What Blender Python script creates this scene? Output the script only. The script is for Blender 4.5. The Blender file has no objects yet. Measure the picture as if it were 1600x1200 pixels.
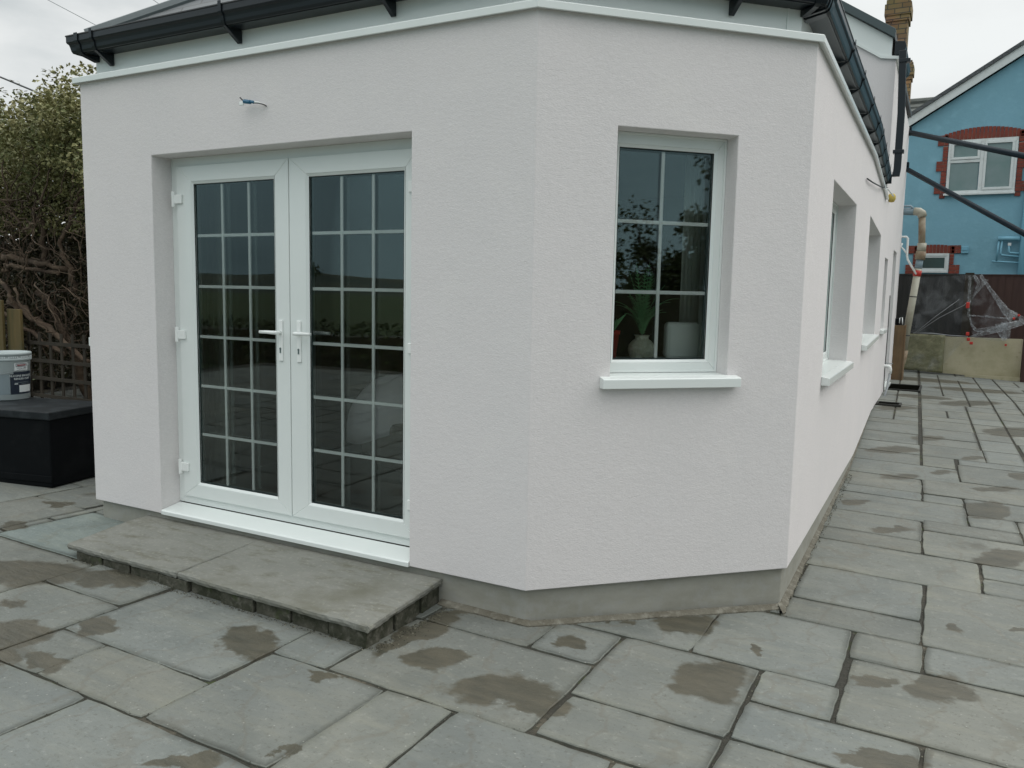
import bpy, bmesh, math, random
import numpy as np
from mathutils import Vector, Matrix
random.seed(7)
S = bpy.context.scene
COL = S.collection

# ------------------------------------------------------------------ camera
cd = bpy.data.cameras.new('camera')
cam = bpy.data.objects.new('camera', cd); COL.objects.link(cam)
cR = Vector((0.88074755, 0.47317335, 0.01976725)); cU = Vector((-0.07033397, 0.08941236, 0.99350821)); cF = Vector((-0.46833417, 0.87642023, -0.11202988))
m = Matrix((( cR.x, cU.x, -cF.x, 1.64195), (cR.y, cU.y, -cF.y, -3.24366), (cR.z, cU.z, -cF.z, 1.37926), (0, 0, 0, 1)))
cam.matrix_world = m
cd.sensor_width = 36; cd.lens = 1263.9993/1600*36; cd.clip_start = 0.05; cd.clip_end = 3000
S.camera = cam

# ------------------------------------------------------------------ world
SUN_EL, SUN_AZ = math.radians(44), math.radians(52)      # azimuth from +Y towards +X
W = bpy.data.worlds.new('World'); S.world = W; W.use_nodes = True
nt = W.node_tree; nt.nodes.clear()
def N(t, nt, **k):
    n = nt.nodes.new(t)
    for a, b in k.items():
        if hasattr(n, a): setattr(n, a, b)
        else: n.inputs[a].default_value = b
    return n
out = N('ShaderNodeOutputWorld', nt)
sky = N('ShaderNodeTexSky', nt); sky.sky_type = 'NISHITA'; sky.sun_disc = False
sky.sun_elevation = SUN_EL; sky.sun_rotation = SUN_AZ
bg1 = N('ShaderNodeBackground', nt); bg1.inputs[1].default_value = 0.06
nt.links.new(sky.outputs[0], bg1.inputs[0])
tc = N('ShaderNodeTexCoord', nt)
mp = N('ShaderNodeMapping', nt); mp.inputs['Scale'].default_value = (1.6, 1.6, 4.2)
nt.links.new(tc.outputs['Generated'], mp.inputs[0])
nz = N('ShaderNodeTexNoise', nt); nz.inputs['Scale'].default_value = 1.5; nz.inputs['Detail'].default_value = 8; nz.inputs['Roughness'].default_value = 0.52
nt.links.new(mp.outputs[0], nz.inputs[0])
rp = N('ShaderNodeValToRGB', nt)
e = rp.color_ramp.elements
e[0].position = 0.34; e[0].color = (0.52, 0.56, 0.57, 1)
e[1].position = 0.62; e[1].color = (0.845, 0.87, 0.862, 1)
k = e.new(0.48); k.color = (0.77, 0.79, 0.785, 1)
nt.links.new(nz.outputs[0], rp.inputs[0])
# a bank of heavier, bluer cloud low over the fields to the south
sx = N('ShaderNodeVectorMath', nt); sx.operation = 'DOT_PRODUCT'; sx.inputs[1].default_value = (0.05, -1.0, 0.0)
nt.links.new(tc.outputs['Generated'], sx.inputs[0])
mr = N('ShaderNodeMapRange', nt); mr.interpolation_type = 'SMOOTHSTEP'
mr.inputs['From Min'].default_value = -0.05; mr.inputs['From Max'].default_value = 0.35
nt.links.new(sx.outputs['Value'], mr.inputs['Value'])
sz = N('ShaderNodeSeparateXYZ', nt); nt.links.new(tc.outputs['Generated'], sz.inputs[0])
ml = N('ShaderNodeMapRange', nt); ml.interpolation_type = 'SMOOTHSTEP'
ml.inputs['From Min'].default_value = 0.16; ml.inputs['From Max'].default_value = 0.42; ml.inputs['To Min'].default_value = 1.0; ml.inputs['To Max'].default_value = 0.0
nt.links.new(sz.outputs['Z'], ml.inputs['Value'])
mm = N('ShaderNodeMath', nt); mm.operation = 'MULTIPLY'; nt.links.new(mr.outputs[0], mm.inputs[0]); nt.links.new(ml.outputs[0], mm.inputs[1])
dk = N('ShaderNodeMix', nt); dk.data_type = 'RGBA'; dk.blend_type = 'MULTIPLY'
nt.links.new(mm.outputs[0], dk.inputs['Factor']); nt.links.new(rp.outputs[0], dk.inputs['A']); dk.inputs['B'].default_value = (0.46, 0.62, 0.69, 1)
bg2 = N('ShaderNodeBackground', nt)
# overcast sky: brighter towards the zenith
zr = N('ShaderNodeMapRange', nt); zr.inputs['From Min'].default_value = 0.30; zr.inputs['From Max'].default_value = 0.95; zr.inputs['To Min'].default_value = 0.88; zr.inputs['To Max'].default_value = 2.05
nt.links.new(sz.outputs['Z'], zr.inputs['Value']); nt.links.new(zr.outputs[0], bg2.inputs[1])
nt.links.new(dk.outputs['Result'], bg2.inputs[0])
mxs = N('ShaderNodeMixShader', nt); mxs.inputs[0].default_value = 0.94
nt.links.new(bg1.outputs[0], mxs.inputs[1]); nt.links.new(bg2.outputs[0], mxs.inputs[2]); nt.links.new(mxs.outputs[0], out.inputs[0])

sl = bpy.data.lights.new('sun', 'SUN'); sl.energy = 0.75; sl.angle = math.radians(40); sl.color = (1, 0.97, 0.93)
so = bpy.data.objects.new('sun', sl); COL.objects.link(so)
sd = Vector((math.sin(SUN_AZ)*math.cos(SUN_EL), math.cos(SUN_AZ)*math.cos(SUN_EL), math.sin(SUN_EL)))
so.rotation_euler = sd.to_track_quat('Z', 'Y').to_euler()
S.view_settings.view_transform = 'Standard'; S.view_settings.look = 'None'
S.view_settings.exposure = 0.31; S.view_settings.gamma = 1.0
S.cycles.max_bounces = 8; S.cycles.transparent_max_bounces = 24

# ------------------------------------------------------------------ materials
def mat(name, col, rough=0.6, bump=None, var=None, spec=0.5, metal=0.0, extra=None):
    """bump: list of (scale, strength, detail, stretch); var: (scale, amount, colour2)"""
    M = bpy.data.materials.new(name); M.use_nodes = True
    t = M.node_tree; b = t.nodes['Principled BSDF']
    b.inputs['Base Color'].default_value = (*col, 1); b.inputs['Roughness'].default_value = rough
    b.inputs['Specular IOR Level'].default_value = spec; b.inputs['Metallic'].default_value = metal
    tc = N('ShaderNodeTexCoord', t)
    if var:
        cur = None
        for (sc, lo, hi, c2, st) in var:
            mp = N('ShaderNodeMapping', t); mp.inputs['Scale'].default_value = st
            t.links.new(tc.outputs['Object'], mp.inputs[0])
            n = N('ShaderNodeTexNoise', t); n.inputs['Scale'].default_value = sc; n.inputs['Detail'].default_value = 6; n.inputs['Roughness'].default_value = .6
            t.links.new(mp.outputs[0], n.inputs[0])
            r = N('ShaderNodeMapRange', t); r.inputs['From Min'].default_value = lo; r.inputs['From Max'].default_value = hi
            t.links.new(n.outputs[0], r.inputs[0])
            x = N('ShaderNodeMix', t); x.data_type = 'RGBA'
            t.links.new(r.outputs[0], x.inputs['Factor'])
            if cur is None: x.inputs['A'].default_value = (*col, 1)
            else: t.links.new(cur, x.inputs['A'])
            x.inputs['B'].default_value = (*c2, 1); cur = x.outputs['Result']
        t.links.new(cur, b.inputs['Base Color'])
    if bump:
        prev = None
        for (sc, stg, det, st, dist) in bump:
            mp = N('ShaderNodeMapping', t); mp.inputs['Scale'].default_value = st
            t.links.new(tc.outputs['Object'], mp.inputs[0])
            n = N('ShaderNodeTexNoise', t); n.inputs['Scale'].default_value = sc; n.inputs['Detail'].default_value = det
            t.links.new(mp.outputs[0], n.inputs[0])
            bp = N('ShaderNodeBump', t); bp.inputs['Strength'].default_value = stg; bp.inputs['Distance'].default_value = dist
            t.links.new(n.outputs[0], bp.inputs['Height'])
            if prev: t.links.new(prev, bp.inputs['Normal'])
            prev = bp.outputs[0]
        t.links.new(prev, b.inputs['Normal'])
    return M
I3 = (1, 1, 1)
M = {}
M['render'] = mat('masonry_render', (.745, .705, .70), .9, bump=[(125, .34, 5, (.8, .8, 2.4), .005), (30, .25, 3, (1, 1, 2), .004), (7, .3, 3, I3, .008)],
                  var=[(1.1, .35, .72, (.70, .672, .668), (1, 1, .45)), (3.1, .52, .78, (.76, .725, .71), I3), (55, .42, .75, (.78, .745, .74), (1, 1, 2.2))])
M['upvc'] = mat('white_upvc', (.79, .825, .805), .22, bump=[(3, .05, 2, I3, .002)], var=[(4, .4, .7, (.765, .805, .785), I3)])
M['bar'] = mat('glazing_bar_white', (.86, .88, .86), .35)
M['rubber'] = mat('gasket_black', (.015, .02, .02), .5)
M['spacer'] = mat('glazing_spacer', (.10, .14, .14), .35)
M['cement'] = mat('cement_plinth', (.33, .325, .285), .85, bump=[(60, .25, 5, I3, .003), (6, .2, 4, I3, .004)],
                  var=[(3.5, .38, .68, (.26, .255, .215), (1, 1, 2.5)), (14, .5, .8, (.32, .32, .30), I3)])
M['gutter'] = mat('black_upvc_gutter', (.010, .014, .018), .33, spec=.4)
M['soffit'] = mat('anthracite_soffit', (.075, .10, .10), .45, var=[(5, .4, .7, (.065, .085, .088), I3)])
M['plaster'] = mat('interior_plaster', (.80, .82, .78), .9)
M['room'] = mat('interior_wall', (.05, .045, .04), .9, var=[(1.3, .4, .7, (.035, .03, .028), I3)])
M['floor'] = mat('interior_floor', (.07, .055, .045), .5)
M['darkwood'] = mat('dark_furniture', (.05, .03, .022), .5)

def slate_mat():
    Mt = mat('roof_slate', (.075, .085, .09), .55, bump=[(20, .3, 4, I3, .004)])
    t = Mt.node_tree; b = t.nodes['Principled BSDF']
    tc = N('ShaderNodeTexCoord', t); br = N('ShaderNodeTexBrick', t)
    # course height from real height, joints from plan position
    sp = N('ShaderNodeSeparateXYZ', t); t.links.new(tc.outputs['Object'], sp.inputs[0])
    ad = N('ShaderNodeMath', t); ad.operation = 'ADD'; t.links.new(sp.outputs['X'], ad.inputs[0]); t.links.new(sp.outputs['Y'], ad.inputs[1])
    cb = N('ShaderNodeCombineXYZ', t); t.links.new(ad.outputs[0], cb.inputs['X']); t.links.new(sp.outputs['Z'], cb.inputs['Y'])
    t.links.new(cb.outputs[0], br.inputs['Vector'])
    br.inputs['Scale'].default_value = 1.0; br.inputs['Brick Width'].default_value = .3; br.inputs['Row Height'].default_value = .105
    br.inputs['Mortar Size'].default_value = .006
    br.inputs['Color1'].default_value = (.085, .095, .10, 1); br.inputs['Color2'].default_value = (.055, .062, .066, 1); br.inputs['Mortar'].default_value = (.02, .02, .02, 1)
    t.links.new(br.outputs['Color'], b.inputs['Base Color'])
    return Mt
M['slate'] = slate_mat()
M['lead'] = mat('ridge_grey', (.10, .12, .125), .5, bump=[(9, .3, 3, I3, .01)])
M['glasswool'] = mat('foam', (.55, .42, .10), .8)

def glass_mat(name, tint, k):
    Mt = bpy.data.materials.new(name); Mt.use_nodes = True
    t = Mt.node_tree; t.nodes.clear()
    o = N('ShaderNodeOutputMaterial', t); tr = N('ShaderNodeBsdfTransparent', t); tr.inputs[0].default_value = (*tint, 1)
    gl = N('ShaderNodeBsdfGlossy', t); gl.inputs['Roughness'].default_value = 0.0; gl.inputs[0].default_value = (.90, 1.0, .98, 1)
    tc = N('ShaderNodeTexCoord', t); n = N('ShaderNodeTexNoise', t); n.inputs['Scale'].default_value = 1.6; n.inputs['Detail'].default_value = 1
    t.links.new(tc.outputs['Object'], n.inputs[0])
    bp = N('ShaderNodeBump', t); bp.inputs['Strength'].default_value = .12; bp.inputs['Distance'].default_value = .01
    t.links.new(n.outputs[0], bp.inputs['Height']); t.links.new(bp.outputs[0], gl.inputs['Normal'])
    fr = N('ShaderNodeFresnel', t); fr.inputs['IOR'].default_value = 1.52
    mu = N('ShaderNodeMath', t); mu.operation = 'MULTIPLY'; mu.inputs[1].default_value = k; mu.use_clamp = True
    t.links.new(fr.outputs[0], mu.inputs[0])
    mx = N('ShaderNodeMixShader', t); t.links.new(mu.outputs[0], mx.inputs[0]); t.links.new(tr.outputs[0], mx.inputs[1]); t.links.new(gl.outputs[0], mx.inputs[2])
    t.links.new(mx.outputs[0], o.inputs[0])
    return Mt
M['glass'] = glass_mat('window_glass', (.96, .98, .965), 1.75)

# ------------------------------------------------------------------ mesh helpers
class MB:
    def __init__(s): s.v = []; s.f = []; s.c = []
    def poly(s, pts, tint=None):
        n = len(s.v); s.v += [tuple(p) for p in pts]; s.f.append(tuple(range(n, n+len(pts)))); s.c.append(tint)
    def box8(s, P):           # P: 8 points, bottom ring 0-3, top ring 4-7
        n = len(s.v); s.v += [tuple(p) for p in P]
        for f in ((0, 3, 2, 1), (4, 5, 6, 7), (0, 1, 5, 4), (1, 2, 6, 5), (2, 3, 7, 6), (3, 0, 4, 7)):
            s.f.append(tuple(n+i for i in f)); s.c.append(None)
    def box(s, x0, x1, y0, y1, z0, z1, rz=0, o=(0, 0)):
        P = []
        for z in (z0, z1):
            for x, y in ((x0, y0), (x1, y0), (x1, y1), (x0, y1)):
                c, q = math.cos(rz), math.sin(rz)
                P.append((o[0]+x*c-y*q, o[1]+x*q+y*c, z))
        s.box8(P)
    def tube(s, pts, r, n=8, cap=True):
        pts = [Vector(p) for p in pts]; rr = r if isinstance(r, (list, tuple)) else [r]*len(pts)
        base = len(s.v); up = None
        for i, p in enumerate(pts):
            t = (pts[min(i+1, len(pts)-1)]-pts[max(i-1, 0)]).normalized()
            if up is None:
                up = Vector((0, 0, 1)) if abs(t.z) < .9 else Vector((1, 0, 0))
            a = t.cross(up)
            if a.length < 1e-4: a = t.orthogonal()
            a.normalize(); b = a.cross(t).normalized(); up = b
            for k in range(n):
                w = 2*math.pi*k/n
                s.v.append(tuple(p+(a*math.cos(w)+b*math.sin(w))*rr[i]))
        for i in range(len(pts)-1):
            for k in range(n):
                a0 = base+i*n+k; a1 = base+i*n+(k+1) % n
                s.f.append((a0, a0+n, a1+n, a1)); s.c.append(None)
        if cap:
            s.f.append(tuple(base+k for k in range(n))); s.c.append(None)
            s.f.append(tuple(base+(len(pts)-1)*n+k for k in reversed(range(n)))); s.c.append(None)
    def lathe(s, prof, c, n=32):
        base = len(s.v)
        for r, z in prof:
            for k in range(n):
                w = 2*math.pi*k/n; s.v.append((c[0]+r*math.cos(w), c[1]+r*math.sin(w), c[2]+z))
        for i in range(len(prof)-1):
            for k in range(n):
                a0 = base+i*n+k; a1 = base+i*n+(k+1) % n
                s.f.append((a0, a1, a1+n, a0+n)); s.c.append(None)
        s.f.append(tuple(base+k for k in reversed(range(n)))); s.c.append(None)
        s.f.append(tuple(base+(len(prof)-1)*n+k for k in range(n))); s.c.append(None)
    def sweep(s, paths, closed_profile=True, caps=True):
        """paths: list of rings, each ring a list of 3D points (same length)"""
        base = len(s.v); n = len(paths[0])
        for r in paths: s.v += [tuple(p) for p in r]
        for i in range(len(paths)-1):
            for k in range(n if closed_profile else n-1):
                a0 = base+i*n+k; a1 = base+i*n+(k+1) % n
                s.f.append((a0, a1, a1+n, a0+n)); s.c.append(None)
        if caps and closed_profile:
            s.f.append(tuple(base+k for k in reversed(range(n)))); s.c.append(None)
            s.f.append(tuple(base+(len(paths)-1)*n+k for k in range(n))); s.c.append(None)
    def build(s, name, material, parent=None, smooth=False, bevel=0, seg=2, merge=False, label=None, solid=0, fixn=True):
        me = bpy.data.meshes.new(name); me.from_pydata(s.v, [], s.f)
        if any(c is not None for c in s.c):
            at = me.color_attributes.new('tint', 'FLOAT_COLOR', 'CORNER')
            i = 0; data = []
            for f, c in zip(s.f, s.c):
                c = c or (1, 1, 1)
                if isinstance(c[0], tuple):
                    for q in c: data += [q[0], q[1], q[2], 1.0]
                else: data += [c[0], c[1], c[2], 1.0]*len(f)
            at.data.foreach_set('color', data)
        if fixn or merge:
            bm = bmesh.new(); bm.from_mesh(me)
            if merge: bmesh.ops.remove_doubles(bm, verts=bm.verts, dist=1e-5)
            if fixn: bmesh.ops.recalc_face_normals(bm, faces=bm.faces)
            bm.to_mesh(me); bm.free()
        me.materials.append(material)
        if smooth: me.shade_smooth()
        o = bpy.data.objects.new(name, me); COL.objects.link(o)
        if parent is not None: o.parent = parent
        if solid:
            k = o.modifiers.new('s', 'SOLIDIFY'); k.thickness = solid
        if bevel:
            k = o.modifiers.new('b', 'BEVEL'); k.width = bevel; k.segments = seg; k.limit_method = 'ANGLE'; k.angle_limit = math.radians(28)
            k.harden_normals = False
        if label: o['label'] = label
        return o
def empty(name, loc=(0, 0, 0), rz=0):
    o = bpy.data.objects.new(name, None); o.location = loc; o.rotation_euler = (0, 0, rz); o.empty_display_size = .2
    COL.objects.link(o); return o
def tag(o, label=None, cat=None, group=None, kind=None):
    if label: o['label'] = label
    if cat: o['category'] = cat
    if group: o['group'] = group
    if kind: o['kind'] = kind
    return o
class Fr:                                   # wall frame: u along the wall, z up, d into the wall
    def __init__(s, o, e):
        s.o = Vector((o[0], o[1], 0)); s.u = Vector((e[0]-o[0], e[1]-o[1], 0)); s.L = s.u.length; s.u.normalize()
        s.n = Vector((s.u.y, -s.u.x, 0))   # outward
    def P(s, u, z, d=0): return s.o+s.u*u-s.n*d+Vector((0, 0, z))
    def box(s, mb, u0, u1, z0, z1, d0, d1):
        mb.box8([s.P(u0, z0, d0), s.P(u1, z0, d0), s.P(u1, z0, d1), s.P(u0, z0, d1), s.P(u0, z1, d0), s.P(u1, z1, d0), s.P(u1, z1, d1), s.P(u0, z1, d1)])
def ss(t): t = max(0, min(1, t)); return t*t*(3-2*t)
def g(x, y):                                # ground height
    x = min(max(x, -6), 4)
    return -.17-.018*x-.022*min(y, 1)+.025*min(max(y-1, 0), 9)

# ------------------------------------------------------------------ THE HOUSE (rendered extension + taller part behind)
P0 = (-3.124, 0.0); P1 = (0.0, 0.0)
th = math.radians(44.3815); P2 = (1.4076*math.cos(th), 1.4076*math.sin(th))
Q1 = (.985, 4.5); G0 = (.880, 7.8); G1 = (.850, 12.4)
FA = Fr(P0, P1); FB = Fr(P1, P2); FC = Fr(P2, Q1); FD = Fr(Q1, G0); FE = Fr(G0, G1)
UA = 3.124                                   # FA.u = x + UA
house = tag(empty('house'), 'white rendered bungalow extension with splayed corner, patio doors and black gutters', 'house')
ZT = 2.60
OPEN = {                                      # (u0,u1,z0,z1)
    'A': [(UA-2.497, UA-.658, -.02, 2.13)],
    'B': [(.390, 1.003, .975, 2.134)],
    'C': [(.93, 2.36, .86, 2.076)],
    'D': [(.14, 2.60, .93, 2.12)],
}
def wall_shell(name, frames, keys, z0, z1, thick, material, parent):
    mb = MB()
    zs = sorted({z0, z1} | {z for k in keys if k for o in OPEN[k] for z in (max(o[2], z0), o[3])})
    # inner polyline (mitred)
    pts = [frames[0].P(0, 0)]+[f.P(f.L, 0) for f in frames]
    def mitre(i, d):
        if i == 0: return pts[0]-frames[0].n*d
        if i == len(frames): return pts[-1]-frames[-1].n*d
        n1, n2 = frames[i-1].n, frames[i].n; b = (n1+n2).normalized(); return pts[i]-b*(d/b.dot(n1))
    for i, (f, k) in enumerate(zip(frames, keys)):
        us = sorted({0.0, f.L} | {u for o in (OPEN[k] if k else []) for u in (o[0], o[1])})
        A0, A1 = mitre(i, thick), mitre(i+1, thick)
        def inner(u, z):
            if u <= 1e-6: p = A0
            elif u >= f.L-1e-6: p = A1
            else: p = f.P(u, 0, thick)
            return Vector((p.x, p.y, z))
        for a in range(len(us)-1):
            for b in range(len(zs)-1):
                um, zm = (us[a]+us[a+1])/2, (zs[b]+zs[b+1])/2
                u0, u1, w0, w1 = us[a], us[a+1], zs[b], zs[b+1]
                hole = any(o[0] < um < o[1] and o[2] < zm < o[3] for o in (OPEN[k] if k else []))
                if hole:
                    def nb(u, z): return any(o[0] < u < o[1] and o[2] < z < o[3] for o in OPEN[k])
                    if not nb(u0-1e-3, zm): mb.poly([f.P(u0, w0), f.P(u0, w1), inner(u0, w1), inner(u0, w0)])
                    if not nb(u1+1e-3, zm): mb.poly([f.P(u1, w0), inner(u1, w0), inner(u1, w1), f.P(u1, w1)])
                    if w1 < z1-1e-6 and not nb(um, w1+1e-3): mb.poly([f.P(u0, w1), f.P(u1, w1), inner(u1, w1), inner(u0, w1)])
                    if w0 > z0+1e-6 and not nb(um, w0-1e-3): mb.poly([f.P(u0, w0), inner(u0, w0), inner(u1, w0), f.P(u1, w0)])
                else:
                    mb.poly([f.P(u0, w0), f.P(u1, w0), f.P(u1, w1), f.P(u0, w1)])
                    mb.poly([inner(u0, w0), inner(u0, w1), inner(u1, w1), inner(u1, w0)])
            # caps
        for a in range(len(us)-1):
            u0, u1 = us[a], us[a+1]; um = (u0+u1)/2
            mb.poly([f.P(u0, z1), f.P(u1, z1), inner(u1, z1), inner(u0, z1)])
            if not any(o[0] < um < o[1] and o[2] <= z0+1e-3 for o in (OPEN[k] if k else [])):
                mb.poly([f.P(u0, z0), inner(u0, z0), inner(u1, z0), f.P(u1, z0)])
    return mb.build(name, material, parent, merge=True, bevel=.004, seg=2)
FL = Fr((-3.124, 7.8), P0)
wall_shell('wall', [FL, FA, FB, FC, FD], [None, 'A', 'B', 'C', 'D'], 0.0, ZT, .30, M['render'], house)

def offs(pts, ds, closed=False):
    """offset an open 2D polyline outward; ds one distance per segment"""
    out = []
    ns = []
    for a, b in zip(pts, pts[1:]):
        v = Vector((b[0]-a[0], b[1]-a[1])).normalized(); ns.append(Vector((v.y, -v.x)))
    for i, p in enumerate(pts):
        p = Vector((p[0], p[1]))
        if i == 0: out.append(p+ns[0]*ds[0])
        elif i == len(pts)-1: out.append(p+ns[-1]*ds[-1])
        else:
            n1, n2 = ns[i-1], ns[i]
            det = n1.x*n2.y-n1.y*n2.x
            c1 = n1.dot(p)+ds[i-1]; c2 = n2.dot(p)+ds[i]
            if abs(det) < 1e-4: out.append(p+n1*ds[i-1])
            else: out.append(Vector(((c1*n2.y-c2*n1.y)/det, (n1.x*c2-n2.x*c1)/det)))
    return out
RING = [(-3.124, 7.79), P0, P1, P2, Q1, (.880, 7.79)]
def ring_sweep(name, prof, material, closed=True, ring=RING, adj=None, **k):
    mb = MB(); rows = []
    for (d, z) in prof:
        ds = [d+(adj or 0)]+[d]*(len(ring)-2)
        rows.append([(p.x, p.y, z) for p in offs(ring, ds)])
    rings = [[rows[j][i] for j in range(len(prof))] for i in range(len(ring))]
    mb.sweep(rings, closed_profile=closed)
    return mb.build(name, material, house, **k)
# plinth below the render, set back behind it
pl = MB(); rows = []
for (d, z) in ((-.028, .001), (-.028, -.12), (-.022, -.34), (-.15, -.34), (-.15, .001)):
    rows.append([(p.x, p.y, z) for p in offs([(-3.124, 12.4), P0, P1, P2, Q1, G0, G1], [d]*6)])
pl.sweep([[rows[j][i] for j in range(5)] for i in range(7)])
pl.build('plinth', M['cement'], house, bevel=.006)
# white capping bead on top of the render, fascia, soffit
ring_sweep('render_capping', [(.030, 2.592), (.030, 2.624), (.026, 2.628), (-.10, 2.640), (-.10, 2.603), (.018, 2.603), (.018, 2.592)], M['upvc'], bevel=.0015, seg=1)
ring_sweep('fascia', [(-.088, 2.60), (-.088, 2.768), (-.14, 2.768), (-.14, 2.60)], M['upvc'], adj=.05)
# joint covers on fascia of the splay
jc = MB()
FBf = FB
for u in (1.285,): FB.box(jc, u, u+.012, 2.62, 2.768, .082, .089)
jc.build('fascia_joint', M['upvc'], house)
# gutter: flat-bottomed ogee trough fixed straight to the fascia
GP = [(-.087, 2.850), (-.087, 2.766), (.008, 2.764), (.010, 2.760), (.016, 2.760), (.018, 2.766), (.022, 2.767), (.024, 2.763), (.028, 2.765), (.034, 2.778), (.038, 2.798), (.042, 2.812), (.050, 2.820), (.053, 2.826), (.053, 2.856), (.057, 2.860), (.056, 2.866), (.047, 2.864), (.047, 2.828), (.037, 2.818), (.032, 2.800), (.027, 2.782), (.014, 2.771), (-.080, 2.771), (-.080, 2.850)]
gut = ring_sweep('gutter', GP, M['gutter'], ring=[(-3.124, 7.79), P0, P1, P2, Q1, (.884, 7.5)], adj=-.015, smooth=False)
def bracket(fr, u, w=.024, drop=.066, deep=0):
    mb = MB()
    prof = [(-.086, 2.7635-deep), (-.086, 2.764-drop), (-.074, 2.760-drop), (.018, 2.752-deep), (.033, 2.760-deep*.5), (.042, 2.784), (.047, 2.806), (.058, 2.816), (.061, 2.826), (.062, 2.880), (.0585, 2.880), (.0575, 2.826), (.052, 2.8215), (.043, 2.8125), (.0385, 2.797), (.0345, 2.776), (.029, 2.762-deep*.5), (.014, 2.7585-deep)]
    mb.sweep([[fr.P(u-w/2, z, -d) for d, z in prof], [fr.P(u+w/2, z, -d) for d, z in prof]])
    return mb.build('gutter_bracket', M['gutter'], gut, bevel=.0015, seg=1)
for u in (.20, 1.27, 2.3): bracket(FA, u)
for u in (.25, .98): bracket(FB, u)
for u in (1.02, 1.72, 2.5, 3.2): bracket(FC, u)
for u in (.25, .95, 1.65, 2.35, 2.95): bracket(FD, u)
def collar(fr, u, w):
    mb = MB()
    prof = [(-.086, 2.7635), (-.086, 2.735), (-.075, 2.730), (.018, 2.750), (.033, 2.760), (.042, 2.784), (.047, 2.806), (.057, 2.816), (.060, 2.826), (.060, 2.872), (.0575, 2.872), (.0575, 2.826), (.052, 2.8215), (.043, 2.8125), (.0385, 2.797), (.0345, 2.776), (.029, 2.760), (.014, 2.757)]
    mb.sweep([[fr.P(u-w/2, z, -d) for d, z in prof], [fr.P(u+w/2, z, -d) for d, z in prof]])
    mb.build('gutter_union', M['gutter'], gut, bevel=.0015, seg=1)
collar(FA, .06, .035); collar(FB, FB.L-.035, .03); collar(FC, .10, .06); collar(FC, .03, .02)
ec = MB(); ec.box(.80, .945, 7.505, 7.515, 2.755, 2.862); ec.build('gutter_end', M['gutter'], gut, bevel=.003)

# roof of the extension: convex solid cut by one plane per eave
def roof_solid(name, ring2d, z0, pitch, material, ymax, parent):
    bm = bmesh.new(); bmesh.ops.create_cube(bm, size=1)
    for v in bm.verts: v.co = Vector((v.co.x*30, v.co.y*30+4, z0+5+v.co.z*10))
    def cut(co, no):
        gm = bm.verts[:]+bm.edges[:]+bm.faces[:]
        r = bmesh.ops.bisect_plane(bm, geom=gm, plane_co=co, plane_no=no, clear_outer=True)
        ed = [e_ for e_ in bm.edges if e_.is_boundary]
        if ed: bmesh.ops.holes_fill(bm, edges=ed, sides=0)
    for a, b in zip(ring2d, ring2d[1:]):
        v = Vector((b[0]-a[0], b[1]-a[1], 0)).normalized(); n = Vector((v.y, -v.x, 0))
        no = Vector((n.x*math.sin(pitch), n.y*math.sin(pitch), math.cos(pitch)))
        cut(Vector((a[0], a[1], z0+.02)), no)
    cut(Vector((0, ymax, 0)), Vector((0, 1, 0)))
    bmesh.ops.recalc_face_normals(bm, faces=bm.faces)
    me = bpy.data.meshes.new(name); bm.to_mesh(me); bm.free(); me.materials.append(material)
    o = bpy.data.objects.new(name, me); COL.objects.link(o); o.parent = parent; return o
eave = [(p.x, p.y) for p in offs(RING, [-.03, -.01, -.01, -.01, -.01])]
PITCH = math.radians(33)
roof = roof_solid('roof', eave, 2.845, PITCH, M['slate'], 7.79, house)
# hip cappings
def hip(pts, r=.05):
    mb = MB(); mb.tube(pts, r, 8); mb.build('hip_capping', M['lead'], roof)
tp = math.tan(PITCH)
hx, hy = eave[1]
hip([(hx+.02, hy+.02, 2.87), (hx+1.95, hy+1.95, 2.87+1.95*tp)])

# ---------- upvc joinery
def bead_ring(mb, fr, u0, u1, z0, z1, w, d0, d1):
    """sloping glazing bead: outer edge at depth d0, inner edge at d1"""
    O = [(u0-w, z0-w), (u1+w, z0-w), (u1+w, z1+w), (u0-w, z1+w)]; Ii = [(u0, z0), (u1, z0), (u1, z1), (u0, z1)]
    for i in range(4):
        j = (i+1) % 4
        mb.poly([fr.P(*O[i], d0), fr.P(*O[j], d0), fr.P(*Ii[j], d1), fr.P(*Ii[i], d1)])
        mb.poly([fr.P(*Ii[i], d1), fr.P(*Ii[j], d1), fr.P(*Ii[j], d1+.02), fr.P(*Ii[i], d1+.02)])
def rect_ring(mb, fr, o, i, d0, d1):
    """frame of four mitred members; o,i = (u0,u1,z0,z1)"""
    O = [(o[0], o[2]), (o[1], o[2]), (o[1], o[3]), (o[0], o[3])]; Ii = [(i[0], i[2]), (i[1], i[2]), (i[1], i[3]), (i[0], i[3])]
    gap = .0004
    for a in range(4):
        b = (a+1) % 4
        P = [fr.P(*O[a], d0), fr.P(*O[b], d0), fr.P(*Ii[b], d0), fr.P(*Ii[a], d0), fr.P(*O[a], d1), fr.P(*O[b], d1), fr.P(*Ii[b], d1), fr.P(*Ii[a], d1)]
        mb.box8(P)
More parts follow.
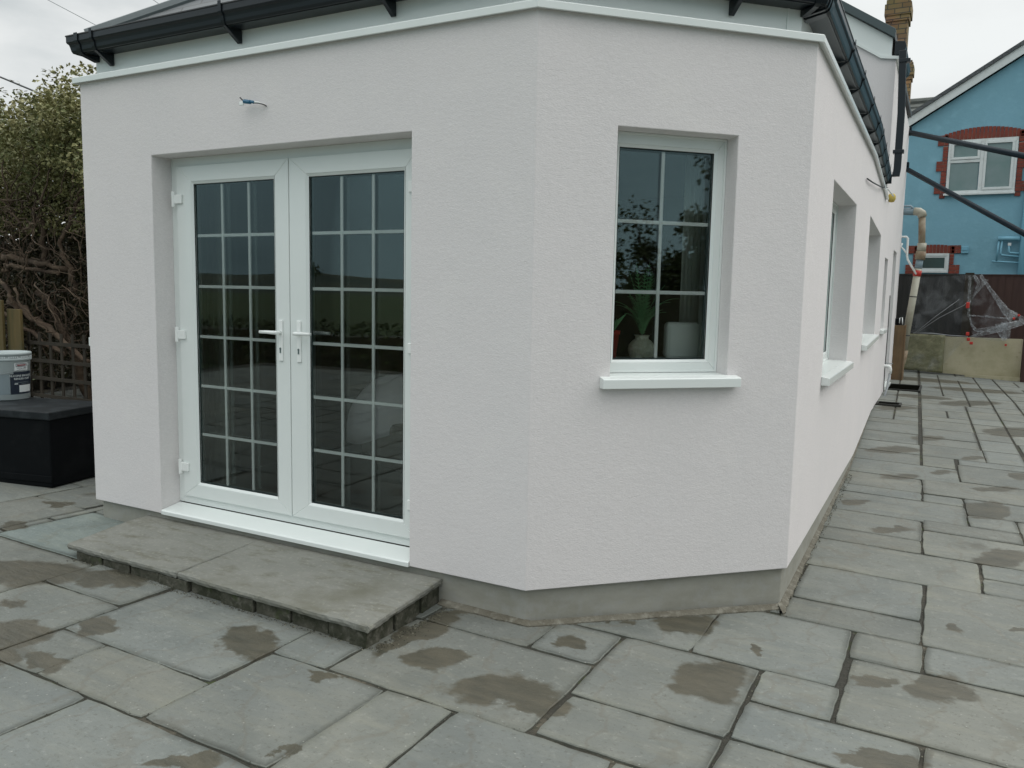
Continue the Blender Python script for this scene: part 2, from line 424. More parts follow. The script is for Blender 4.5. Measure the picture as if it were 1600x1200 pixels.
def glazed(fr, parent, go, cols, rows, face, gl_d, barw=.018):
    """glass unit with bars; go = visible glass opening (u0,u1,z0,z1)"""
    u0, u1, z0, z1 = go
    b = MB(); bead_ring(b, fr, u0, u1, z0, z1, .014, face, face+.010); b.build('glazing_bead', M['upvc'], parent)
    r = MB(); rect_ring(r, fr, (u0-.005, u1+.005, z0-.005, z1+.005), (u0+.003, u1-.003, z0+.003, z1-.003), face+.011, face+.016); r.build('gasket', M['rubber'], parent)
    gp = MB()
    gp.poly([fr.P(u0-.004, z0-.004, gl_d), fr.P(u1+.004, z0-.004, gl_d), fr.P(u1+.004, z1+.004, gl_d), fr.P(u0-.004, z1+.004, gl_d)])
    gp.build('glass_pane', M['glass'], parent, fixn=False)
    gp = MB()
    D2 = gl_d+.024
    gp.poly([fr.P(u0-.004, z0-.004, D2), fr.P(u1+.004, z0-.004, D2), fr.P(u1+.004, z1+.004, D2), fr.P(u0-.004, z1+.004, D2)])
    gp.build('glass_pane', M['glass'], parent, fixn=False)
    sp = MB(); rect_ring(sp, fr, (u0-.004, u1+.004, z0-.004, z1+.004), (u0+.006, u1-.006, z0+.006, z1-.006), gl_d+.002, D2-.002); sp.build('spacer', M['spacer'], parent)
    if cols:
        br = MB(); h = barw/2
        for x in cols: fr.box(br, x-h, x+h, z0, z1, gl_d+.007, gl_d+.017)
        for z in rows:
            xs = [u0]+sorted(cols)+[u1]
            for a, c in zip(xs, xs[1:]):
                fr.box(br, a+(h if a != u0 else 0), c-(h if c != u1 else 0), z-h, z+h, gl_d+.007, gl_d+.017)
        br.build('glazing_bars', M['bar'], parent, bevel=.0025, seg=2)

# --- patio doors (frame A)
D = .125
df = MB()
o = (UA-2.497, UA-.658, .05, 2.13)
rect_ring(df, FA, o, (UA-2.436, UA-.700, .095, 2.080), D+.012, D+.08)
door = df.build('door_frame', M['upvc'], house, bevel=.002)
def leaf(u0, u1, gl, side):
    mb = MB(); z0, z1 = .098, 2.078
    rect_ring(mb, FA, (u0, u1, z0, z1), (gl[0]-.014, gl[1]+.014, gl[2]-.014, gl[3]+.014), D-.008, D+.06)
    L = mb.build('door_leaf', M['upvc'], house, bevel=.003)
    cols = [gl[0]+(gl[1]-gl[0])*i/3 for i in (1, 2)]; rows = [gl[2]+(gl[3]-gl[2])*i/6 for i in range(1, 6)]
    glazed(FA, L, gl, cols, rows, D-.008, D+.012)
    # handle: back plate, lever, keyhole; the inside one too
    hu = u1-.061 if side < 0 else u0+.066
    for face, sgn in ((D-.008, -1), (D+.06, 1)):
        h = MB()
        f0, f1 = (face-.009, face) if sgn < 0 else (face, face+.009)
        FA.box(h, hu-.015, hu+.015, .975, 1.205, f0, f1)
        hd = h.build('handle', M['upvc'] if 0 else M['bar'], L, bevel=.006, seg=3)
        lv = MB(); q = face+sgn*.048; zz = 1.135; ql = hu+side*.118
        lv.tube([FA.P(hu, zz, face+sgn*.006), FA.P(hu, zz, face+sgn*.036), FA.P(hu+side*.004, zz, q-sgn*.002), FA.P(hu+side*.018, zz, q), FA.P(hu+side*.06, zz+.001, q), FA.P(ql, zz, q-sgn*.003)], [.011, .010, .0105, .0105, .0095, .009], 12)
        hd2 = lv.build('lever', M['bar'], L, smooth=True)
        if sgn < 0:
            kh = MB(); kh.lathe([(.0001, 0), (.0065, 0), (.0065, .002)], (0, 0, 0), 14)
            kh.box(-.0045, .0045, -.024, -.004, 0, .0018)
            for i, v in enumerate(kh.v): kh.v[i] = tuple(FA.P(hu+v[0], 1.045+v[1], face-.0095-v[2]))
            kh.build('keyhole', M['spacer'], L)
    return L
gz0, gz1 = .192, 1.974
L1 = leaf(UA-2.434, UA-1.5525, (UA-2.298, UA-1.666, gz0, gz1), -1)
L2 = leaf(UA-1.5465, UA-.702, (UA-1.414, UA-.790, gz0, gz1), 1)
for z in (.28, 1.09, 1.89):
    for (uu, sd_, L) in ((UA-2.437, 1, L1), (UA-.700, -1, L2)):
        h = MB()
        FA.box(h, uu-sd_*.012, uu+sd_*.058, z-.026, z+.026, D-.022, D-.0085) if sd_ > 0 else FA.box(h, uu-.050, uu+.012, z-.026, z+.026, D-.022, D-.0085)
        h.tube([FA.P(uu-sd_*.010, z-.045, D-.020), FA.P(uu-sd_*.010, z+.045, D-.020)], .011, 12)
        h.build('hinge', M['bar'], L, bevel=.003)
th_ = MB()      # projecting threshold
prof = [(-.006, -.004), (-.006, .018), (.002, .024), (.135, .046), (.135, .004), (.02, -.004)]
th_.sweep([[FA.P(UA-2.494, z, d) for d, z in prof], [FA.P(UA-.661, z, d) for d, z in prof]])
th_.build('threshold', M['upvc'], house, bevel=.0015, seg=1)

# --- casement windows
def window(fr, op, glass, cols, rows, sill_over=.06, sill_z=None, depth=.105, barw=.018, sill_left=None):
    u0, u1, z0, z1 = op
    fz = glass[2]-.062
    mb = MB(); rect_ring(mb, fr, (u0, u1, fz, z1), (glass[0]-.014, glass[1]+.014, glass[2]-.014, glass[3]+.014), depth, depth+.07)
    w = mb.build('window', M['upvc'], house, bevel=.003)
    tr = MB(); rect_ring(tr, fr, (u0+.001, u1-.001, fz+.001, z1-.001), (u0+.012, u1-.012, fz+.012, z1-.012), depth-.008, depth-.0003); tr.build('frame_trim', M['upvc'], w, bevel=.001)
    glazed(fr, w, glass, cols, rows, depth, depth+.022, barw)
    sm = MB(); st = fz-.002
    a, b = u0-sill_over, u1+sill_over
    # projecting nose with end caps, and the part inside the reveal
    prof = [(-.048, st-.058), (-.048, st-.016), (-.044, st-.012), (-.0015, st-.004), (-.0015, st-.058)]
    sm.sweep([[fr.P(a, z, d) for d, z in prof], [fr.P(b, z, d) for d, z in prof]])
    prof = [(-.0015, z0+.002), (-.0015, st-.004), (depth+.03, st+.003), (depth+.03, z0+.002)]
    sm.sweep([[fr.P(u0+.001, z, d) for d, z in prof], [fr.P(u1-.001, z, d) for d, z in prof]])
    sm.build('window_sill', M['upvc'], w, bevel=.0015, seg=1)
    return w
window(FB, OPEN['B'][0], (.449, .944, 1.070, 2.066), [.6855], [1.395, 1.728], sill_over=.052)
window(FC, OPEN['C'][0], (.99, 2.30, .985, 2.01), None, None, sill_over=.03, depth=.135)
window(FD, OPEN['D'][0], (.20, 2.54, 1.05, 2.055), None, None, sill_over=.05, depth=.135)
# left-hand side sill seen end-on past the corner
sb = MB(); sb.box(-3.165, -3.126, .02, .9, .99, 1.045); sb.build('window_sill', M['upvc'], house, bevel=.003)

# --- interior of the room behind the doors
FLOOR_Z = .0
room = MB()
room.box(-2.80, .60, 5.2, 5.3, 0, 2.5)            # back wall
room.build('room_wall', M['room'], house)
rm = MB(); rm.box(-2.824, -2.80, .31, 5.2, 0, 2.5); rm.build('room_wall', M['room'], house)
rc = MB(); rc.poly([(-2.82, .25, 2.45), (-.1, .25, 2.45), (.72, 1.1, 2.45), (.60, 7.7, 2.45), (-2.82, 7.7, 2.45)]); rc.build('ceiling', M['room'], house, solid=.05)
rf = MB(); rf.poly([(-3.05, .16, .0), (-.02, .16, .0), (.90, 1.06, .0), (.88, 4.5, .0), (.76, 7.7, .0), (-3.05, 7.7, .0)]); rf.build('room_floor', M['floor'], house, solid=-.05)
ib = MB(); FB.box(ib, .30, 1.10, 1.035, 1.060, .18, .42); ib.build('inside_sill', M['upvc'], house, bevel=.003)
for fr, op in ((FA, (UA-2.497, UA-.658, .0, 2.13)), (FB, (.39, 1.003, 1.06, 2.134))):
    for e_ in (op[0]+.001, op[1]-.001):
        ips = MB(); fr.box(ips, e_-.004, e_+.004, op[2]+.002, op[3]-.002, .21, .298); ips.build('inside_reveal', M['plaster'], house)

# --- taller part of the house behind: gable wall, verge, roof, chimneys
GY = 7.8
def gz_(x): return 4.31+max(0, .72-x)*.66
RX = -2.3
gw = MB()
def prism(mb, gp, ya, yb):
    front = [(x, ya, z) for x, z in gp]; back = [(x, yb, z) for x, z in gp]
    mb.poly(front); mb.poly(back[::-1])
    for i in range(len(gp)):
        j = (i+1) % len(gp); mb.poly([front[i], back[i], back[j], front[j]])
LX = gz_(RX)-(RX+5.4)*.66
prism(gw, [(-5.4, 0), (.880, 0), (.880, 4.29), (.70, 4.32), (RX, gz_(RX)), (-5.4, LX)], GY, GY+.3)
gw.build('gable_wall', M['render'], house)
gw = MB(); prism(gw, [(-5.4, 0), (.555, 0), (.555, 4.38), (RX, gz_(RX)), (-5.4, LX)], GY+.301, 12.4)
gw.build('gable_wall', M['render'], house)
FE = Fr((.8775, GY+.301), G1)
OPEN['E'] = [(.28, .95, .96, 1.93), (2.15, 3.05, -.02, 2.13)]
wall_shell('wall', [FE], ['E'], 0.0, 4.28, .30, M['render'], house)
# bead under the verge
tb = MB(); q = [(.912, 4.285), (.715, 4.315), (RX, gz_(RX)-.005)]
prof = [(-.03, -.035), (-.03, 0), (0, 0), (0, -.035)]
tb.sweep([[(x, GY+a, z+b) for a, b in prof] for x, z in q]); tb.box(.878, .912, GY-.028, 9.0, 4.25, 4.285)
tb.build('render_capping', M['upvc'], house)
bb = MB()
bp_ = [(.83, 4.288), (.83, 4.50), (RX, 4.50+(.83-RX)*.66), (RX, 4.315+(.715-RX)*.66), (.715, 4.316)]
bb.sweep([[(x, GY-.022, z) for x, z in bp_], [(x, GY+.01, z) for x, z in bp_]]); bb.build('bargeboard', M['upvc'], house)
r2 = MB()
for (xa, za, xb, zb) in ((.86, 4.50, RX, 4.50+(.86-RX)*.66), (RX, 4.50+(.86-RX)*.66, -5.6, 4.50+(.86-RX)*.66-(RX+5.6)*.66)):
    r2.box8([(xa, GY-.06, za-.02), (xb, GY-.06, zb-.02), (xb, 12.5, zb-.02), (xa, 12.5, za-.02), (xa, GY-.06, za+.06), (xb, GY-.06, zb+.06), (xb, 12.5, zb+.06), (xa, 12.5, za+.06)])
roof2 = r2.build('roof', M['slate'], house)
vg = MB()
prof = [(-.085, -.02), (-.085, .085), (.06, .085), (.06, .065), (-.065, .065), (-.065, -.02)]
vg.sweep([[(x, GY+a, z+b) for a, b in prof] for x, z in ((.86, 4.505), (RX, 4.505+(.86-RX)*.66))]); vg.build('verge', mat('verge_anthracite', (.06, .085, .09), .5), roof2, bevel=.004)
g2 = MB()
prof = [(.86, 4.30), (.86, 4.46), (.90, 4.46), (.97, 4.45), (.985, 4.40), (.965, 4.33), (.92, 4.295)]
g2.sweep([[(x, GY-.03, z) for x, z in prof], [(x, 9.0, z) for x, z in prof]]); g2.build('gutter', M['gutter'], house, bevel=.004)
dp = MB()
dpp = [(.955, GY-.10, 4.32), (.985, GY-.10, 3.6), (.985, GY-.10, 2.95), (.975, GY-.10, 2.86)]
dp.sweep([[(x-.04, y-.035, z), (x+.04, y-.035, z), (x+.04, y+.035, z), (x-.04, y+.035, z)] for x, y, z in dpp])
dpo = dp.build('downpipe', M['gutter'], house, bevel=.006)
for z in (3.15, 4.2):
    c = MB(); c.box(.925, 1.045, GY-.145, GY-.05, z-.02, z+.02); c.build('pipe_clip', M['gutter'], dpo, bevel=.003)

def brick_mat(name, c1, c2, mortar, bw=.225, bh=.075, ms=.01):
    Mt = mat(name, c1, .85, bump=[(30, .4, 4, I3, .004)])
    t = Mt.node_tree; b = t.nodes['Principled BSDF']
    tc = N('ShaderNodeTexCoord', t); sp = N('ShaderNodeSeparateXYZ', t); t.links.new(tc.outputs['Object'], sp.inputs[0])
    ad = N('ShaderNodeMath', t); ad.operation = 'ADD'; t.links.new(sp.outputs['X'], ad.inputs[0]); t.links.new(sp.outputs['Y'], ad.inputs[1])
    cb = N('ShaderNodeCombineXYZ', t); t.links.new(ad.outputs[0], cb.inputs['X']); t.links.new(sp.outputs['Z'], cb.inputs['Y'])
    br = N('ShaderNodeTexBrick', t); t.links.new(cb.outputs[0], br.inputs['Vector'])
    br.inputs['Scale'].default_value = 1; br.inputs['Brick Width'].default_value = bw; br.inputs['Row Height'].default_value = bh; br.inputs['Mortar Size'].default_value = ms
    br.inputs['Color1'].default_value = (*c1, 1); br.inputs['Color2'].default_value = (*c2, 1); br.inputs['Mortar'].default_value = (*mortar, 1)
    n = N('ShaderNodeTexNoise', t); n.inputs['Scale'].default_value = 3.0; n.inputs['Detail'].default_value = 5; t.links.new(tc.outputs['Object'], n.inputs[0])
    mx = N('ShaderNodeMix', t); mx.data_type = 'RGBA'; mx.blend_type = 'MULTIPLY'; mx.inputs['Factor'].default_value = .5
    t.links.new(br.outputs['Color'], mx.inputs['A']); t.links.new(n.outputs['Color'], mx.inputs['B'])
    t.links.new(mx.outputs['Result'], b.inputs['Base Color'])
    return Mt
M['yellowbrick'] = brick_mat('yellow_stock_brick', (.42, .29, .13), (.24, .16, .075), (.10, .085, .06), .235, .085, .009)
M['pot'] = mat('terracotta', (.38, .17, .12), .8)
def chimney(x, y, zb, zt, w, dpt, parent, pot=True):
    mb = MB()
    mb.box(x-w/2, x+w/2, y-dpt/2, y+dpt/2, zb, zt-.42)
    k = .022
    mb.box(x-w/2-k, x+w/2+k, y-dpt/2-k, y+dpt/2+k, zt-.42, zt-.32)
    mb.box(x-w/2-2*k, x+w/2+2*k, y-dpt/2-2*k, y+dpt/2+2*k, zt-.32, zt-.13)
    mb.box(x-w/2-k, x+w/2+k, y-dpt/2-k, y+dpt/2+k, zt-.13, zt-.05)
    mb.box(x-w/2, x+w/2, y-dpt/2, y+dpt/2, zt-.05, zt)
    c = mb.build('chimney', M['yellowbrick'], parent)
    if pot:
        p = MB(); p.lathe([(.10, 0), (.115, .03), (.10, .06), (.085, .32), (.105, .34), (.10, .38)], (x, y, zt), 20); p.build('chimney_pot', M['pot'], c, smooth=True)
chimney(.50, 13.2, 3.0, 6.68, .34, .42, house)
chimney(.45, 17.6, 3.0, 6.72, .20, .3, house, pot=False)
bk = MB(); bk.box(-5.4, .60, 12.4, 14.2, -.2, 3.6); bk.build('rear_wall', M['render'], house)

# openings further along the side wall
window(FE, OPEN['E'][0], (.33, .90, 1.06, 1.87), None, None, sill_over=.04)
window(FE, (2.15, 3.05, .0, 2.13), (2.24, 2.96, .14, 2.04), None, None, sill_over=.0)

# ------------------------------------------------------------------ GROUND AND PAVING
STAINS = [(-2.02, -0.661, -3.01, 0.172, 0.122), (-1.579, -1.064, 2.986, 0.11, 0.075), (-0.922, -0.82, 2.611, 0.153, 0.108), (-2.097, -1.125, 3.068, 0.068, 0.043), (-1.769, -1.307, 3.023, 0.168, 0.104), (-1.439, -1.4, 2.766, 0.111, 0.057), (-1.601, -1.455, 2.776, 0.102, 0.048), (-0.426, -0.914, 3.063, 0.055, 0.048), (-0.207, -1.366, 2.625, 0.046, 0.034), (-0.402, -1.577, -2.617, 0.116, 0.041), (-2.448, -0.832, -2.776, 0.293, 0.172), (-3.322, -0.407, -3.039, 0.096, 0.065), (-3.588, 0.028, -2.934, 0.084, 0.059), (-0.139, -0.505, -2.527, 0.111, 0.089), (0.214, -0.6, -2.519, 0.199, 0.113), (0.398, -0.636, -2.372, 0.102, 0.078), (0.886, -0.031, 1.428, 0.197, 0.134), (0.634, 0.494, -2.166, 0.155, 0.106), (0.257, -0.031, 1.641, 0.079, 0.063), (1.725, 0.41, -2.059, 0.166, 0.09), (1.471, 0.316, -2.481, 0.115, 0.039), (1.524, -0.315, -2.505, 0.13, 0.042), (2.004, 3.633, 1.337, 0.283, 0.125), (2.041, 2.474, -2.081, 0.21, 0.11), (1.415, 2.732, -2.42, 0.143, 0.064), (2.368, 7.405, -2.052, 0.385, 0.187), (1.254, 5.571, -2.36, 0.288, 0.132), (1.549, 6.42, -2.173, 0.212, 0.111), (1.699, 4.798, -2.151, 0.142, 0.076), (1.372, 4.383, -2.472, 0.179, 0.062), (2.293, 4.991, 1.349, 0.171, 0.067), (1.769, 1.16, -2.072, 0.05, 0.028), (0.988, 0.343, 1.645, 0.051, 0.024), (1.129, 8.441, -2.236, 0.303, 0.151), (1.995, 9.546, -2.329, 0.475, 0.192), (1.952, 5.629, -1.985, 0.133, 0.068), (2.109, 4.38, -2.447, 0.204, 0.073), (2.039, 1.294, -2.082, 0.042, 0.022), (1.117, 3.306, -2.096, 0.118, 0.071), (1.556, -0.352, -2.529, 0.138, 0.037), (0.299, 0.334, -2.52, 0.144, 0.035),
          (1.3, 12.6, 0, .8, .35), (2.1, 11.4, .2, .6, .3), (1.4, 9.8, .1, .35, .2), (-.37, -.33, 1.5, .30, .055)]
def slab_mat():
    Mt = bpy.data.materials.new('sandstone_paving'); Mt.use_nodes = True
    t = Mt.node_tree; b = t.nodes['Principled BSDF']; b.inputs['Roughness'].default_value = .8
    L = t.links.new
    tc = N('ShaderNodeTexCoord', t)
    at = N('ShaderNodeAttribute', t); at.attribute_name = 'tint'
    def noise(sc, det, st=I3, rough=.6):
        mp = N('ShaderNodeMapping', t); mp.inputs['Scale'].default_value = st; L(tc.outputs['Object'], mp.inputs[0])
        n = N('ShaderNodeTexNoise', t); n.inputs['Scale'].default_value = sc; n.inputs['Detail'].default_value = det; n.inputs['Roughness'].default_value = rough
        L(mp.outputs[0], n.inputs[0]); return n
    def mix(fac, a, c, blend='MIX'):
        x = N('ShaderNodeMix', t); x.data_type = 'RGBA'; x.blend_type = blend
        if isinstance(fac, float): x.inputs['Factor'].default_value = fac
        else: L(fac, x.inputs['Factor'])
        if isinstance(a, tuple): x.inputs['A'].default_value = (*a, 1)
        else: L(a, x.inputs['A'])
        if isinstance(c, tuple): x.inputs['B'].default_value = (*c, 1)
        else: L(c, x.inputs['B'])
        return x.outputs['Result']
    def rng(src, a, b_, c=0., d=1.):
        r = N('ShaderNodeMapRange', t); r.inputs['From Min'].default_value = a; r.inputs['From Max'].default_value = b_; r.inputs['To Min'].default_value = c; r.inputs['To Max'].default_value = d
        L(src, r.inputs['Value']); return r.outputs[0]
    n1 = noise(3.0, 7); n2 = noise(26, 6, (1, 1, 1), .7); n3 = noise(1.1, 3); n4 = noise(9, 8, (.6, 1.6, 1), .65)
    col = mix(rng(n1.outputs[0], .35, .68), (.142, .152, .136), (.208, .215, .190))
    col = mix(rng(n3.outputs[0], .4, .65, 0, .7), col, (.165, .178, .165))
    col = mix(rng(n4.outputs[0], .56, .72, 0, .45), col, (.145, .147, .120))
    col = mix(rng(n2.outputs[0], .56, .72, 0, .65), col, (.28, .285, .255))
    n8 = noise(55, 4, I3, .7); col = mix(rng(n8.outputs[0], .57, .66, 0, .6), col, (.11, .11, .088))
    n6 = noise(4.2, 9, (.35, 1.5, 1), .72); n7 = noise(7.5, 7, I3, .7)
    col = mix(rng(n6.outputs[0], .50, .66, 0, .55), col, (.225, .225, .185))
    col = mix(rng(n7.outputs[0], .60, .74, 0, .5), col, (.125, .122, .098))
    # thin iron and bedding lines across the riven faces
    wv_ = N('ShaderNodeTexWave', t); wv_.inputs['Scale'].default_value = .9; wv_.inputs['Distortion'].default_value = 14; wv_.inputs['Detail'].default_value = 5; wv_.inputs['Detail Scale'].default_value = 1.6
    L(tc.outputs['Object'], wv_.inputs[0]); col = mix(rng(wv_.outputs['Color'], .965, 1.0, 0, .30), col, (.14, .125, .095))
    col = mix(1.0, col, at.outputs['Color'], 'MULTIPLY')
    # dark flecks and pale grit
    vz = N('ShaderNodeTexVoronoi', t); vz.inputs['Scale'].default_value = 24; L(tc.outputs['Object'], vz.inputs[0])
    col = mix(rng(vz.outputs['Distance'], .10, .05, 0, .55), col, (.36, .36, .33))
    # damp silty patches lying on the slabs
    wn = N('ShaderNodeTexNoise', t); wn.inputs['Scale'].default_value = 5.5; wn.inputs['Detail'].default_value = 6; wn.inputs['Roughness'].default_value = .62
    L(tc.outputs['Object'], wn.inputs[0])
    sb_ = N('ShaderNodeVectorMath', t); sb_.operation = 'SUBTRACT'; sb_.inputs[1].default_value = (.5, .5, .5); L(wn.outputs['Color'], sb_.inputs[0])
    sc_ = N('ShaderNodeVectorMath', t); sc_.operation = 'MULTIPLY'; sc_.inputs[1].default_value = (.30, .30, 0); L(sb_.outputs[0], sc_.inputs[0])
    ad = N('ShaderNodeVectorMath', t); ad.operation = 'ADD'; L(tc.outputs['Object'], ad.inputs[0]); L(sc_.outputs[0], ad.inputs[1])
    fl = N('ShaderNodeVectorMath', t); fl.operation = 'MULTIPLY'; fl.inputs[1].default_value = (1, 1, 0); L(ad.outputs[0], fl.inputs[0])
    prev = None
    for (x, y, a, sx_, sy_) in STAINS:
        mp = N('ShaderNodeMapping', t); mp.vector_type = 'TEXTURE'
        mp.inputs['Location'].default_value = (x, y, 0); mp.inputs['Rotation'].default_value = (0, 0, a); mp.inputs['Scale'].default_value = (sx_*1.12, sy_*1.12, 1)
        L(fl.outputs[0], mp.inputs[0])
        ln = N('ShaderNodeVectorMath', t); ln.operation = 'LENGTH'; L(mp.outputs[0], ln.inputs[0])
        if prev is None: prev = ln.outputs['Value']
        else:
            mn = N('ShaderNodeMath', t); mn.operation = 'MINIMUM'; L(prev, mn.inputs[0]); L(ln.outputs['Value'], mn.inputs[1]); prev = mn.outputs[0]
    # a few more small random ones
    n5 = noise(1.7, 6, I3, .55)
    damp = rng(prev, 1.06, .86)
    d2 = rng(n5.outputs[0], .67, .72, 0, .6)
    mxm = N('ShaderNodeMath', t); mxm.operation = 'MAXIMUM'; L(damp, mxm.inputs[0]); L(d2, mxm.inputs[1]); damp = mxm.outputs[0]
    dcol = mix(rng(n4.outputs[0], .35, .7), (.050, .047, .031), (.098, .086, .058))
    pw = N('ShaderNodeMath', t); pw.operation = 'MULTIPLY'; pw.inputs[1].default_value = .9; L(damp, pw.inputs[0])
    col = mix(pw.outputs[0], col, dcol)
    L(col, b.inputs['Base Color'])
    L(rng(damp, 0, 1, .78, .50), b.inputs['Roughness'])
    # riven surface
    b1 = N('ShaderNodeBump', t); b1.inputs['Strength'].default_value = .75; b1.inputs['Distance'].default_value = .014; L(n4.outputs[0], b1.inputs['Height'])
    b2 = N('ShaderNodeBump', t); b2.inputs['Strength'].default_value = .45; b2.inputs['Distance'].default_value = .004; L(n2.outputs[0], b2.inputs['Height']); L(b1.outputs[0], b2.inputs['Normal'])
    L(b2.outputs[0], b.inputs['Normal'])
    return Mt
M['slab'] = slab_mat()
M['joint'] = mat('mortar_bed', (.034, .032, .024), .9, bump=[(70, .8, 5, I3, .01), (9, .6, 4, I3, .02)], var=[(3, .50, .64, (.10, .088, .064), I3), (40, .5, .7, (.02, .022, .014), I3), (5, .60, .66, (.05, .065, .02), I3)])
M['grass'] = mat('rough_grass', (.045, .075, .02), .95, bump=[(30, 1, 5, I3, .05)], var=[(.05, .4, .6, (.07, .085, .03), I3), (3, .4, .7, (.035, .055, .015), I3)])

def bed_z(x, y): return g(x, y)-.010
gb = MB()
xs = [-9, -6, -3, 0, 1.5, 3, 4, 7.5]; ys = [-7, -4, -2, -1, 0, 1, 2, 4, 6, 8, 10, 12, 15.5]
for i in range(len(xs)-1):
    for j in range(len(ys)-1):
        gb.poly([(x, y, bed_z(x, y)) for x, y in ((xs[i], ys[j]), (xs[i+1], ys[j]), (xs[i+1], ys[j+1]), (xs[i], ys[j+1]))])
for (a, b) in (((-9, -7), (7.5, -7)), ((7.5, -7), (7.5, 15.5)), ((7.5, 15.5), (-9, 15.5)), ((-9, 15.5), (-9, -7))):
    gb.poly([(a[0], a[1], -.6), (b[0], b[1], -.6), (b[0], b[1], bed_z(*b)), (a[0], a[1], bed_z(*a))])
bed = gb.build('paving_bed', M['joint'], merge=True); tag(bed, kind='structure')
gr = MB(); gr.poly([(-1500, -1500, -.32), (1500, -1500, -.32), (1500, 1500, -.32), (-1500, 1500, -.32)])
tag(gr.build('ground', M['grass']), kind='structure')

SL = [
 (-2.28, -1.68, -1.47, -.88), (-2.28, -1.70, -.87, -.28), (-1.66, -1.36, -1.48, -1.17), (-1.36, -.75, -1.48, -1.17), (-1.67, -.765, -1.165, -.30),
 (-.745, -.165, -1.47, -.85), (-.76, -.475, -.84, -.2), (-.47, .435, -.835, -.20), (-.44, .11, -.19, .15), (.12, .43, -.185, .155),
 (-.16, .145, -1.47, -.845), (.155, .76, -1.45, -.83), (.77, 1.05, -1.45, -.83), (.46, 1.05, -.815, -.49), (.44, 1.05, -.475, .16),
 (.11, .735, .17, .8), (.74, 1.345, .18, .86), (1.06, 1.365, -.135, .175), (1.06, 1.665, -.46, -.145), (1.06, 1.665, -1.07, -.47),
 (1.675, 2.28, -1.0, -.135), (1.375, 2.28, -.125, .52), (1.36, 1.65, .53, .86), (1.66, 2.28, .54, .865),
 (1.0, 1.635, .87, 1.165), (1.01, 1.63, 1.175, 1.725), (1.645, 2.55, .875, 1.755), (.99, 1.915, 1.735, 2.285), (1.925, 2.8, 1.765, 2.02), (1.925, 2.8, 2.03, 2.29),
 (.99, 1.605, 2.295, 2.56), (.99, 1.605, 2.57, 3.05), (1.615, 2.5, 2.30, 2.835), (1.615, 2.21, 2.845, 3.105), (2.22, 2.8, 2.845, 3.42),
 (1.01, 1.90, 3.06, 3.64), (1.91, 2.21, 3.115, 3.42), (1.91, 2.8, 3.43, 3.90), (1.02, 1.61, 3.65, 3.89), (1.62, 1.90, 3.65, 3.89),
 (1.03, 1.61, 3.90, 4.38), (1.62, 2.52, 3.91, 4.48), (1.03, 1.90, 4.39, 4.96), (1.91, 2.5, 4.49, 5.2), (1.03, 1.61, 4.97, 5.45), (1.62, 1.90, 4.97, 5.45), (1.03, 1.61, 5.46, 5.98), (1.62, 2.17, 5.46, 6.05),
 (-1.65, -1.03, -2.1, -1.49), (-1.02, -.16, -2.1, -1.49), (-.15, .45, -2.1, -1.48),
 (-2.28, -1.67, -2.08, -1.48), (-3.2, -2.29, -1.16, -.585), (-3.24, -2.35, -.575, .06), (-3.90, -3.33, -.50, .07), (-3.90, -3.36, .08, .68), (-4.8, -3.91, -.17, .44), (-3.9, -3.25, -1.1, -.51),
]
RES = .02; X0, X1, Y0, Y1 = -8.6, 6.0, -6.6, 14.9
nx, ny = int((X1-X0)/RES), int((Y1-Y0)/RES)
occ = np.zeros((nx, ny), bool)
def mark(x0, x1, y0, y1):
    occ[max(0, int(round((x0-X0)/RES))):max(0, int(round((x1-X0)/RES))), max(0, int(round((y0-Y0)/RES))):max(0, int(round((y1-Y0)/RES)))] = True
for s_ in SL: mark(*s_)
mark(-3.05, .95, .7, 14.9); mark(-3.05, 0, .25, .7)
rnd = random.Random(11)
for j in range(ny):
    i = 0
    while i < nx:
        if occ[i, j]: i += 1; continue
        w = int(rnd.choice((.3, .6, .6, .9))/RES); h = int(rnd.choice((.3, .6, .6, .45))/RES)
        w2 = 0
        while i+w2 < nx and w2 < w and not occ[i+w2, j]: w2 += 1
        # swallow a leftover that would be a sliver
        k_ = 0
        while i+w2+k_ < nx and k_ < 12 and not occ[i+w2+k_, j]: k_ += 1
        if k_ < 12: w2 += k_
        h2 = 0
        while j+h2 < ny and h2 < h and not occ[i:i+w2, j+h2].any(): h2 += 1
        occ[i:i+w2, j:j+h2] = True
        if w2 >= 3 and h2 >= 3:
            SL.append((X0+i*RES+.004, X0+(i+w2)*RES-.004, Y0+j*RES+.004, Y0+(j+h2)*RES-.004))
        i += w2
def warp(x, y): return x-(.032*max(0, y-2.2) if x > .9 else 0)
DRAINS = [(.83, 1.34, 10.35, 11.35)]
pv = MB()
